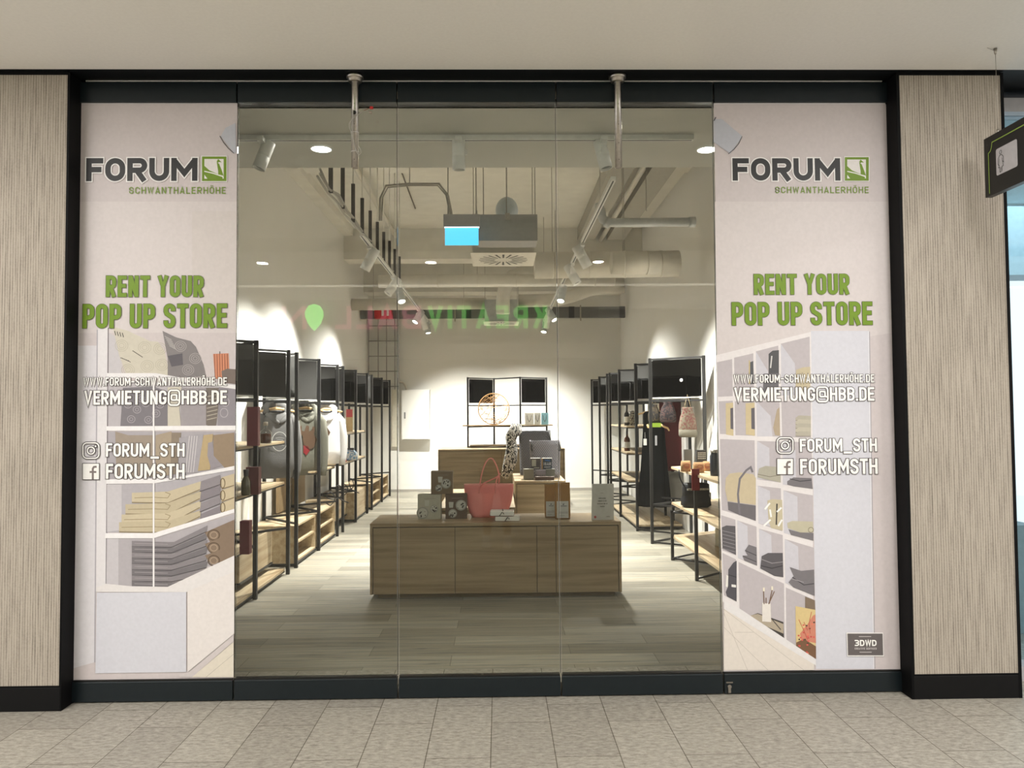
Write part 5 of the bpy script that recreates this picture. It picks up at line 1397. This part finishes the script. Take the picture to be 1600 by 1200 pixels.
tl_ = N(PINK, 'ShaderNodeBsdfTranslucent'); tl_.inputs[0].default_value = (*srgb(255, 196, 190), 1); mxs = N(PINK, 'ShaderNodeMixShader'); mxs.inputs[0].default_value = .4
Lk(PINK, PINK.node_tree.nodes['Principled BSDF'].outputs[0], mxs.inputs[1]); Lk(PINK, tl_.outputs[0], mxs.inputs[2]); Lk(PINK, mxs.outputs[0], PINK.node_tree.nodes['Material Output'].inputs[0])
tbo = q.build('bag_body', PINK, tb); so = tbo.modifiers.new('thick', 'SOLIDIFY'); so.thickness = .003
rm = MB(); rr_ = rings[-1]
rim = [(rr_[3]*math.copysign(abs(math.cos(2*PI*j/n_))**.55, math.cos(2*PI*j/n_)), rr_[4]*math.copysign(abs(math.sin(2*PI*j/n_))**.7, math.sin(2*PI*j/n_)), H) for j in range(n_)]
rm.tube(rim+[rim[0]], .0025, 6); rm.build('rim_piping', mat('pink_pale', srgb(244, 196, 190), .6), tb)
hx1, hx2 = -14.5*k, 10.5*k
def bez(P_, n=18): 
    out = []
    for i in range(n+1):
        u = i/n; b_ = [ (1-u)**3, 3*u*(1-u)**2, 3*u*u*(1-u), u**3 ]; out.append(sum((Vector(p_)*w_ for p_, w_ in zip(P_, b_)), Vector()))
    return out
h1 = bez([(hx1, -.045, H*.80), (hx1+.01, -.045, H*1.5), (.0, -.03, H*2.02), (.045, .0, H*1.72)], 14)+bez([(.045, .0, H*1.72), (.075, .01, H*1.55), (.10, .01, H*1.25), (.085, .03, H*1.0)], 8)
MB().tube(h1, .0058, 8).build('handle', PINK, tb)
h2 = bez([(hx1, -.05, H*.8), (hx1, -.06, H*1.12), (.02, -.07, H*1.08), (.085, -.04, H*1.28)], 12)+bez([(.10, -.035, H*1.34), (.07, -.05, H*1.25), (hx2+.0, -.055, H*1.1), (hx2, -.048, H*.80)], 10)
MB().tube(h2, .0058, 8).build('handle', PINK, tb)
for x in (hx1, hx2): MB().box(x-.007, x+.007, -.062, -.052, H*.74, H*.97).build('handle_tab', PINK, tb, .002)
MB().lathe([(0, 0), (.009, 0), (.009, .004), (0, .004)], (0, 0, 0), 16, M=Matrix.Translation((13.3*k, -.075, H*.20)) @ Matrix.Rotation(PI/2, 4, 'X')).build('rivet', mat('rivet_dark', (.03, .03, .03), .4), tb)
# tied paper bundles
for (px0, px1, z, l) in ((774, 812, CZ1, 'white paper bundle tied with a black string on the counter, lower of two'), (766, 803, CZ1+.042, 'white paper bundle tied with a black string, upper one under the pink bag')):
    a_, b_ = at(px0, 800, 1, 2.22), at(px1, 800, 1, 2.22); w_ = b_.x-a_.x
    o = thing('paper_bundle', l, 'paper bundle', ((a_.x+b_.x)/2, 2.25, z), -.05, 'tied paper bundles')
    MB().box(-w_/2, w_/2, -.05, .09, .002, .038).build('paper', PAPER, o, .003)
    MB().box(-w_/2-.004, w_/2, -.048, .09, 0, .004).build('cover', mat('cover_rose', srgb(122, 74, 72), .7), o)
    MB().tube([(.0, .09, .040), (.01, -.02, .041), (.0, -.052, .030), (-.012, -.054, .012), (-.02, -.054, .002)], .003, 6).tube([(.0, -.052, .03), (.014, -.056, .028), (.016, -.056, .015)], .0025, 6).build('string', mat('string_black', (.012, .012, .012), .7), o)


def kraft_bag(label, px0, px1, ytop, Y, seedv):
    a_, b_ = at(px0, 800, 1, Y), at(px1, 800, 1, Y); w_ = b_.x-a_.x; H_ = at(px0, ytop, 1, Y).z-CZ1
    o = thing('kraft_paper_bag', label, 'paper bag', ((a_.x+b_.x)/2, Y, CZ1), 0, 'brown paper bags with white labels')
    q_ = MB(); loft(q_, [(0, 0, 0, w_*.47, .04, 0), (0, 0, H_*.1, w_*.5, .042, 0), (0, 0, H_*.55, w_*.5, .036, .01), (0, 0, H_*.92, w_*.49, .012, .0), (0, 0, H_, w_*.5, .010, .0)], 28, ex=6)
    q_.build('bag_body', KRAFT, o)
    lb = MB().box(-w_*.40, w_*.36, -.044, -.041, .012, H_*.50).build('paper_label', mat('label_grey', (.52, .53, .52), .6), o)
    m_ = MB(); m_.box(-w_*.15, w_*.25, -.0452, -.0442, H_*.36, H_*.375).box(-w_*.3, w_*.3, -.0452, -.0442, H_*.20, H_*.206).box(-w_*.3, w_*.3, -.0452, -.0442, H_*.17, H_*.175).box(-w_*.3, w_*.1, -.0452, -.0442, H_*.10, H_*.106)
    m_.poly([Vector((x_*w_, -.0453, z_*H_)) for x_, z_ in ((-.02, .44), (.02, .42), (.10, .45), (.06, .40), (.0, .39))])
    m_.build('label_print', mat('ink_dark', (.04, .04, .06), .6), lb)


kraft_bag('brown paper bag with a white label, left of the pair', 851, 869, 757, 2.42, 1)
kraft_bag('brown paper bag with a white label, right and front of the pair', 867, 891, 754, 2.32, 2)
# standing card
a_, b_ = at(924, 810, 1, 2.22), at(959.5, 810, 1, 2.22); w_ = b_.x-a_.x
sc = thing('standing_card', 'white standing notice card at the right end of the middle counter', 'notice card', ((a_.x+b_.x)/2, 2.22, CZ1))
Hc = at(940, 756, 1, 2.26).z-CZ1
m_ = MB(); m_.prism([(-w_/2, 0, 0), (w_/2, .01, 0), (w_/2+.008, .05, Hc), (-w_/2+.015, .045, Hc)], (0, .004, 0)); m_.build('card', mat('card_grey_white', (.50, .50, .47), .6), sc)
def card_text(parent, lines, m, lean):
    for s_, zc, h_, ln, xo in lines:
        mb = MB(); text_strokes(mb, s_, .4, .2, .22, .25, Vector((xo-ln/2, -.003+lean*zc, zc)), Vector((1, .02, 0)).normalized(), Vector((0, lean, 1)), ln, h_); mb.build('text_line', m, parent)
INK = mat('ink_brown', (.06, .05, .04), .6)
lean = .045/Hc
card_text(sc, [('DIESE ARTIKEL', Hc*.585, .0085, .058, .002), ('KÖNNEN SIE BEI', Hc*.51, .0085, .068, .002), ('KAUFHAUS UNS IM', Hc*.435, .0085, .084, .0), ('KAUFEN', Hc*.36, .0085, .034, .0)], INK, lean)
mb = MB(); mb.box(-.012, .012, -.004+lean*Hc*.75, -.003+lean*Hc*.75, Hc*.745, Hc*.75).box(.03, .06, -.004+lean*.02, -.003+lean*.02, Hc*.09, Hc*.10); mb.build('fine_print', INK, sc)
MB().poly([Vector((-.062+.0105*math.cos(2*PI*i/20), -.004+lean*.025, .025+.0105*math.sin(2*PI*i/20))) for i in range(20)]).build('red_seal', mat('seal_red', srgb(176, 84, 84), .6), sc)

# ------------------------------------------------------------------ goods on the small block
ZB = .75
def tote(label, px, Y, wpx, hpx, m, rz, cat='bag'):
    k_ = (Y+4.12)/1200; W_ = wpx*k_/2; H_ = hpx*k_
    o = thing('woven_tote', label, cat, (at(px, 740, 1, Y).x, Y, ZB), rz, 'grey woven tote bags')
    n = 32; V = []; R = 8
    for i in range(R+1):
        u = i/R
        for j in range(n):
            a = 2*PI*j/n; c, s_ = math.cos(a), math.sin(a)
            V.append((W_*(.93+.07*u)*math.copysign(abs(c)**.4, c), .09*math.copysign(abs(s_)**.5, s_)*(1-.25*u), H_*u+(.006*math.sin(a*3) if i == R else 0)))
    b_ = MB().add(V, [(i*n+j, i*n+(j+1) % n, (i+1)*n+(j+1) % n, (i+1)*n+j) for i in range(R) for j in range(n)]+[tuple(range(n))[::-1]], 0, True)
    ob = b_.build('bag_body', m, o); sd = ob.modifiers.new('thick', 'SOLIDIFY'); sd.thickness = .006
    MB().tube([(-W_*.9, -.05, H_*.96), (-W_*.93, -.075, H_*.8), (-W_*.88, -.08, H_*.72)], .008, 6).build('handle', mat('handle_black', (.02, .02, .02), .6), o)
    MB().tube([(W_*.9, -.05, H_*.96), (W_*.95, -.075, H_*.8), (W_*.9, -.08, H_*.72)], .008, 6).build('handle', mat('handle_black', (.02, .02, .02), .6), o)


def weave(name, c0, c1):
    m = principled(name, c0, .85); b = m.node_tree.nodes['Principled BSDF']
    tc = N(m, 'ShaderNodeTexCoord'); mp = N(m, 'ShaderNodeMapping'); mp.inputs['Scale'].default_value = (90, 90, 60)
    ck = N(m, 'ShaderNodeTexChecker'); ck.inputs['Scale'].default_value = 1; ck.inputs[1].default_value = (*c0, 1); ck.inputs[2].default_value = (*c1, 1)
    Lk(m, tc.outputs['Object'], mp.inputs[0]); Lk(m, mp.outputs[0], ck.inputs[0]); Lk(m, ck.outputs[0], b.inputs['Base Color']); return m


tote('bigger dark grey woven tote standing behind the other on the oak block', 836, 5.15, 50, 68, weave('weave_dark', (.07, .07, .085), (.14, .14, .15)), .0)
tote('grey woven tote with an open top, front one on the oak block', 852, 4.75, 48, 57, weave('weave_grey', (.13, .125, .15), (.27, .26, .28)), .05)
# leopard scarf draped over the totes
sk = 9.0/1200
pts = [at(812, 671, 1, 4.95), at(804, 672, 1, 4.85), at(798, 684, 1, 4.8), at(800, 700, 1, 4.78), at(798, 718, 1, 4.76), at(793, 735, 1, 4.72), at(788, 746, 1, 4.7)]
sb = MB(); b0 = pts[-1]
sb.tube([p_-b0 for p_ in pts], [.07, .09, .10, .105, .12, .10, .06], 18, flat=.45)
o = sb.build('leopard_scarf', patterned('leopard', (.02, .02, .02), (.72, .68, .62), (.03, .03, .03), 42)); o.location = b0
tag(o, 'black and white leopard print scarf draped over the grey totes', 'scarf')


def small_box(name, label, px0, px1, y0, y1, Y, d_, m, cat='box'):
    a_, b_ = at(px0, y0, 1, Y), at(px1, y1, 1, Y); o = thing(name, label, cat, ((a_.x+b_.x)/2, Y, b_.z)); hw = (b_.x-a_.x)/2
    MB().box(-hw, hw, 0, d_, 0, a_.z-b_.z).build('box_body', m, o, .001); return o, hw, a_.z-b_.z


NAVY = mat('navy_print', srgb(42, 52, 62), .5)
o, hw, hh = small_box('perfume_box', 'small navy box lettered ISAR leaning on the grey tote', 848, 862.5, 716.5, 733, 4.48, .03, NAVY)
MB().box(-hw-.012, -hw, 0, .03, 0, hh).build('tan_side', mat('tan_side', srgb(150, 118, 72), .6), o)
MB().box(-hw, hw, .0, .03, hh, hh+.005).build('pale_top', PAPER, o)
mb = MB(); text_strokes(mb, 'ISAR', .4, .17, .16, .3, Vector((-hw*.8, -.002, hh*.36)), Vector((1, 0, 0)), Vector((0, 0, 1)), hw*1.6, hh*.27); mb.box(-hw*.7, hw*.7, -.002, -.001, hh*.17, hh*.23); mb.build('lettering', mat('letter_pale', (.42, .42, .44), .6), o)
mb = MB(); ribbon(mb, [(-hw*.5, hh*.86), (-hw*.2, hh*.80), (0, hh*.86), (hw*.2, hh*.78), (hw*.6, hh*.80)], .006, False, lambda a, b: Vector((a, -.002, b))); mb.build('river_mark', mat('blue_mark', srgb(40, 110, 190), .6), o)
o, hw, hh = small_box('picture_frame', 'small box with a pale window beside the navy ISAR box', 829, 844, 716.5, 733, 4.5, .03, mat('frame_dark', srgb(66, 62, 64), .6), 'box')
MB().box(-hw*.75, hw*.15, -.002, 0, hh*.28, hh*.9).box(-hw*.3, hw*.8, -.002, 0, hh*.08, hh*.16).build('window', mat('win_grey', srgb(150, 150, 138), .5), o)
MB().box(-hw, hw, 0, .03, hh, hh+.005).build('pale_top', PAPER, o)
small_box('grey_box', 'grey triangular fold box at the left front of the oak block', 818, 834, 733, 749, 4.42, .08, mat('gbox', srgb(112, 108, 96), .6))
small_box('grey_box', 'grey square box at the right front of the oak block', 853, 867, 733, 744, 4.44, .08, mat('gbox2', srgb(96, 96, 90), .6))
small_box('jewellery_case', 'low dark case with small items in the middle of the oak block', 836, 866, 745, 750, 4.33, .06, mat('case_dark', srgb(74, 56, 48), .6), 'case')
small_box('silver_box', 'pale silver box between the grey boxes on the oak block', 838, 853, 735, 742, 4.46, .06, mat('case_silver', srgb(130, 122, 128), .5))

# rattan ring and cards on the back shelf
c_ = at(771.5, 639, 1, 8.9); R_ = 24.3*13.0/1200
rg_ = thing('woven_disc', 'round open wickerwork disc standing on the back shelf', 'wicker disc', (c_.x, 8.9, c_.z))
hoop = [(R_*math.cos(2*PI*i/48), 0, R_*math.sin(2*PI*i/48)) for i in range(49)]
RAT = mat('rattan', srgb(214, 168, 112), .6)
MB().tube(hoop, .008, 8).build('hoop', RAT, rg_)
random.seed(11); wv_ = MB()
for i in range(46):
    a1 = random.uniform(0, 2*PI); a2 = a1+random.uniform(1.0, 3.0)
    wv_.tube([(R_*math.cos(a1), .0, R_*math.sin(a1)), (R_*.5*(math.cos(a1)+math.cos(a2))*1.05, random.uniform(-.012, .012), R_*.5*(math.sin(a1)+math.sin(a2))*1.05), (R_*math.cos(a2), 0, R_*math.sin(a2))], .0028, 5)
wv_.build('wickerwork', RAT, rg_)
cg = 'jewellery cards on the back shelf'
for (x0_, x1_, l, col) in ((820, 834, 'white jewellery card, left one on the back shelf', PAPER), (834.5, 845, 'white jewellery card with a dark pendant, middle one on the back shelf', PAPER), (845.5, 857, 'light blue jewellery card, right one on the back shelf', mat('card_blue', srgb(150, 205, 225), .6))):
    a_, b_ = at(x0_, 644, 1, 8.93), at(x1_, 661, 1, 8.93)
    o = thing('jewellery_card', l, 'card', ((a_.x+b_.x)/2, 8.93, 1.288), 0, cg); hw = (b_.x-a_.x)/2
    MB().box(-hw, hw, 0, .006, 0, .20).build('card', col, o)
    mb = MB(); ribbon(mb, [(-hw*.5, .16), (-hw*.35, .09), (0, .05), (hw*.35, .09), (hw*.5, .16)], .008, False, lambda a, b: Vector((a, -.002, b))); mb.build('necklace', mat('jewel_dark', (.12, .12, .12), .4), o)

# ------------------------------------------------------------------ toilet sign
sx_ = 2.475
ts = thing('hanging_restroom_sign', 'black hanging sign with a green line and a woman pictogram at the right edge', 'sign', (sx_, -.30, 2.57))
ts_h = .30; L_ = 1.1
MB().box(0, .035, -L_, 0, 0, ts_h).build('board', mat('sign_black', (.006, .006, .007), .4), ts, .002)
mb = MB(); fx_ = lambda a, b: Vector((-.0012, -a, b))
ribbon(mb, [(.036, .012), (.036, .215), (.052, .222), (.062, .24), (.066, .262), (L_-.03, .262)], .0055, False, fx_)
mb.build('green_line', mat('line_green', srgb(150, 180, 80), .5), ts)
def rrect(x0, z0, x1, z1, r): return arc(x1-r, z1-r, r, r, 0, 90, 4)+arc(x0+r, z1-r, r, r, 90, 180, 4)+arc(x0+r, z0+r, r, r, 180, 270, 4)+arc(x1-r, z0+r, r, r, 270, 360, 4)
pic = MB().poly([fx_(a, b)+Vector((-.0003, 0, 0)) for a, b in rrect(.094, .083, .25, .215, .01)]).build('pictogram_plate', mat('plate_pale', srgb(205, 202, 208), .5), ts)
mb = MB(); fz = lambda a, b: fx_(a, b)+Vector((-.0012, 0, 0)); cx_ = .130
ribbon(mb, [(cx_+.0085*math.cos(2*PI*i/16), .191+.0085*math.sin(2*PI*i/16)) for i in range(16)], .0025, True, fz)
ribbon(mb, [(cx_-.007, .177), (cx_-.019, .165), (cx_-.021, .135), (cx_-.015, .130), (cx_-.012, .128), (cx_-.018, .118), (cx_-.009, .118), (cx_-.009, .094), (cx_, .094), (cx_, .118), (cx_+.009, .094), (cx_+.009, .118), (cx_+.018, .118), (cx_+.012, .145), (cx_+.021, .135), (cx_+.019, .165), (cx_+.007, .177)], .0028, True, fz)
ribbon(mb, [(cx_-.009, .16), (cx_-.016, .128)], .002, False, fz); ribbon(mb, [(cx_+.009, .16), (cx_+.016, .128)], .002, False, fz)
mb.build('woman_outline', mat('outline_dark', (.02, .02, .025), .5), pic)
for yy in (-.085, -L_+.1):
    MB().cyl((.018, yy, ts_h), (.018, yy, ts_h+.022), .0055, n=10).build('wire_clamp', STEEL, ts)
    MB().cyl((.018, yy, ts_h+.02), (.018, yy, ZH-2.57), .0012, n=6).build('suspension_wire', STEEL, ts)
    MB().cyl((.018, yy, ZH-2.57-.028), (.018, yy, ZH-2.57), .005, .009, n=10).tube([(.018, yy, ZH-2.57-.012), (-.03, yy-.01, ZH-2.57-.001)], .001, 5).build('ceiling_anchor', STEEL, ts)

# ------------------------------------------------------------------ neighbouring shop at the right edge
nb = tag(empty('window_1'), kind='structure')
MB().box(2.72, 6, .18, .19, .10, 3.18).build('pane', glass_mat('neighbour_glass', (.80, .90, .95), .06), nb)
MB().box(2.70, 6, .12, .24, 3.18, 3.26).box(2.70, 6, .12, .24, 0, .08).build('window_frame', mat('frame_grey', (.45, .44, .46), .4), nb)
struct('wall_neighbour', MB().box(2.58, 6.0, 6.0, 6.1, 0, 3.3), mat('neighbour_wall', srgb(150, 170, 178), .7))
struct('floor', MB().box(2.58, 6.0, .44, 6.0, -.1, 0), TILE)
struct('ceiling', MB().box(2.58, 6.0, .35, 6.0, 3.22, 3.3), mat('neighbour_ceiling', srgb(190, 208, 212), .8))
struct('trim_10', MB().box(2.6, 6.0, 2.2, 2.5, 2.62, 3.22), mat('neighbour_ceiling', srgb(190, 208, 212), .8))
area_light('neighbour_luminaire', (4.0, 1.6, 3.2), 1.6, 1.2, 17, (.80, .93, 1.0))
o = thing('display_screen', 'large blue lit screen inside the neighbouring shop', 'screen', (3.9, 3.6, 1.35))
MB().box(-.75, .9, 0, .05, 0, 1.0).build('lit_picture', emis('screen_blue', (.06, .26, .62), .9), o)
MB().box(-.78, .93, .05, .08, -.03, 1.03).build('casing', BLACK, o)
MB().box(-.04, .19, .08, .12, -1.35, .5).box(-.4, .5, -.1, .3, -1.35, -1.32).build('stand', BLACK, o)
mb = MB()
for i in range(7): mb.prism([(-.7, -.002, .08+i*.13), (.85, -.002, .15+i*.13), (.85, -.002, .18+i*.13), (-.7, -.002, .10+i*.13)], (0, -.002, 0))
mb.build('bright_streaks', emis('streak', (.5, .8, 1), 1.2), o)
o = thing('display_stand', 'light grey framed display stand seen in the neighbouring window', 'display stand', (3.12, 1.9, 0))
for x in (0, .55): MB().box(x-.03, x+.03, -.03, .03, 0, 1.85).build('upright', GREYW, o, .003)
MB().box(-.03, .58, -.03, .03, 1.79, 1.85).build('top_bar', GREYW, o, .003)
MB().box(.04, .51, -.01, .01, .5, 1.78).build('lit_poster', emis('poster_cyan', (.15, .5, .75), .8), o)
tag(MB().box(2.75, 3.6, 1.0, 1.6, 0, .72).build('display_plinth', mat('plinth_teal', srgb(132, 152, 156), .6), None, .004), 'pale grey green plinth inside the neighbouring window', 'plinth')

# ------------------------------------------------------------------ the opposite shop sign, seen as a reflection in the glass
sg_ = thing('shop_sign', 'lit green and pink letters KREATIV BALLON of the shop across, mirrored in the glass', 'shop sign', (0, -8.0, 0))
ZS0, ZS1 = 2.83, 3.20
MB().box(-4.2, 1.6, -.12, -.06, 2.6, 3.3).build('sign_board', mat('board_mid', (.30, .29, .27), .6), sg_)
def sign_text(s_, xa, xb, m, name):
    mb = MB(); text_strokes(mb, s_, .4, .2, .20, .3, Vector((xa, -.02, ZS0)), Vector((-1, 0, 0)), Vector((0, 0, 1)), xa-xb, ZS1-ZS0); mb.build(name, m, sg_)
sign_text('KREATIV', .78, -1.12, emis('letters_green', (.18, .85, .14), 3.6), 'green_letters')
sign_text('BALL', -1.22, -2.58, emis('letters_pink', (1.0, .32, .42), 2.2), 'pink_letters')
sign_text('N', -3.02, -3.42, emis('letters_pink', (1.0, .32, .42), 2.2), 'pink_letters')
MB().lathe([(0, -.21), (.03, -.19), (.10, -.10), (.145, .02), (.14, .10), (.09, .18), (0, .21)], (-2.9, -.0, 3.02), 24).build('green_balloon', emis('balloon_green', (.22, 1.0, .18), 8.0), sg_)
# bright cove strip of the mall ceiling (mirrored as the light line)
tag(MB().box(-9, 9, -6.9, -6.88, 3.315, 3.345).build('cove_light', emis('cove_glow', (1, .93, .8), 3.0)), 'long glowing cove light edging the raised mall ceiling', 'cove light')

# ------------------------------------------------------------------ the photographer, mirrored faintly in the glass
def skin_body(name, verts, edges, radii, m, root_i=0, parent=None, sub=2):
    me = bpy.data.meshes.new(name); me.from_pydata(verts, edges, []); o = bpy.data.objects.new(name, me); COL.objects.link(o)
    if parent is not None: o.parent = parent
    sk = o.modifiers.new('skin', 'SKIN'); sk.use_smooth_shade = True
    for i, r in enumerate(radii):
        v = me.skin_vertices[0].data[i]; v.radius = r if isinstance(r, tuple) else (r, r)
        v.use_root = (i == root_i)
    ss = o.modifiers.new('sub', 'SUBSURF'); ss.levels = sub; ss.render_levels = sub
    me.materials.append(m); return o


pr = thing('person', 'standing person in a dark top and shorts, with pale sneakers, holding up a phone, mirrored in the glass', 'person', (-.03, -4.60, 0))
pr['label'] = 'person in shorts and pale sneakers holding up a phone, faintly mirrored in the glass'
SKIN = mat('skin_tone', srgb(150, 110, 86), .55)
V_ = [(0, 0, .90), (0, .0, 1.05), (0, 0, 1.22), (0, -.01, 1.36), (0, 0, 1.46), (0, .01, 1.54), (0, .02, 1.62), (0, .01, 1.69)]
R_ = [(.15, .11), (.13, .095), (.15, .10), (.13, .08), (.052, .055), (.062, .075), (.074, .088), (.05, .06)]
E_ = [(i, i+1) for i in range(7)]
for s_ in (-1, 1):
    b = len(V_); V_ += [(s_*.09, 0, .84), (s_*.105, .015, .48), (s_*.11, -.005, .26), (s_*.115, -.02, .08)]; R_ += [(.095, .10), (.058, .062), (.055, .06), (.036, .04)]
    E_ += [(0, b), (b, b+1), (b+1, b+2), (b+2, b+3)]
    b = len(V_); V_ += [(s_*.17, -.01, 1.38), (s_*.24, .04, 1.14), (s_*.12, .27, 1.36), (s_*.085, .34, 1.43)]; R_ += [.058, .044, .030, (.036, .02)]
    E_ += [(3, b), (b, b+1), (b+1, b+2), (b+2, b+3)]
    for f in range(4):
        c = len(V_); zz = 1.425+.018*f
        V_ += [(s_*.078, .385-.004*f, zz+.01), (s_*.062, .408, zz+.012), (s_*.045, .402, zz+.012)]; R_ += [.0085, .008, .007]; E_ += [(b+3, c), (c, c+1), (c+1, c+2)]
    c = len(V_); V_ += [(s_*.06, .35, 1.44), (s_*.045, .365, 1.462)]; R_ += [.010, .008]; E_ += [(b+3, c), (c, c+1)]
skin_body('body', V_, E_, R_, SKIN, 0, pr)
tv = [(0, 0, .98), (0, .0, 1.1), (0, 0, 1.24), (0, -.01, 1.37)]; te = [(0, 1), (1, 2), (2, 3)]; trd = [(.165, .125), (.155, .115), (.17, .118), (.15, .095)]
for s_ in (-1, 1): b = len(tv); tv += [(s_*.17, -.01, 1.385), (s_*.222, .025, 1.22)]; trd += [.072, .064]; te += [(3, b), (b, b+1)]
skin_body('shirt', tv, te, trd, mat('shirt_dark', (.05, .055, .07), .85), 0, pr)
tv = [(0, 0, .93)]; te = []; trd = [(.172, .13)]
for s_ in (-1, 1): b = len(tv); tv += [(s_*.10, .0, .82), (s_*.11, .01, .56)]; trd += [.112, .092]; te += [(0, b), (b, b+1)]
skin_body('shorts', tv, te, trd, mat('shorts_grey', (.10, .10, .11), .85), 0, pr)
for s_ in (-1, 1):
    sh = MB(); loft(sh, [(s_*.118, .05, 0, .048, .145, 0), (s_*.118, .05, .03, .050, .148, 0), (s_*.118, .04, .055, .045, .125, 0), (s_*.117, .0, .085, .040, .075, 0), (s_*.116, -.015, .12, .042, .055, 0)], 24, ex=2.3)
    sh.build('sneaker', mat('sneaker_pale', (.68, .67, .64), .6), pr)
hr = MB(); hr.lathe([(0, .105), (.045, .095), (.078, .06), (.088, .02), (.086, -.03), (.075, -.07)], (0, -.012, 1.655), 20); hr.build('hair', mat('hair_brown', (.05, .03, .02), .8), pr)
fc_ = MB(); fc_.tube([(0, .098, 1.645), (0, .118, 1.615), (0, .105, 1.605)], [.007, .012, .008], 8).build('nose', SKIN, pr)
for s_ in (-1, 1):
    MB().lathe([(0, .009), (.009, .006), (.011, 0), (.009, -.006), (0, -.009)], (s_*.03, .098, 1.648), 12).build('eye', mat('eye_dark', (.03, .02, .02), .3), pr)
    MB().lathe([(0, .03), (.010, .02), (.014, 0), (.009, -.02), (0, -.028)], (s_*.086, .02, 1.63), 10).build('ear', SKIN, pr)
MB().box(-.025, .025, .100, .108, 1.572, 1.580).build('mouth', mat('lip', srgb(140, 80, 76), .5), pr, .003)
ph = thing('mobile_phone', 'dark phone held up by the mirrored person', 'phone', (-.03, -4.205, 1.435))
MB().box(-.037, .037, -.004, .004, 0, .15).build('phone_body', mat('phone_dark', (.02, .02, .025), .25), ph, .003)
MB().box(-.034, .034, -.0048, -.0041, .004, .146).build('phone_screen', mat('screen_off', (.05, .05, .06), .1), ph)
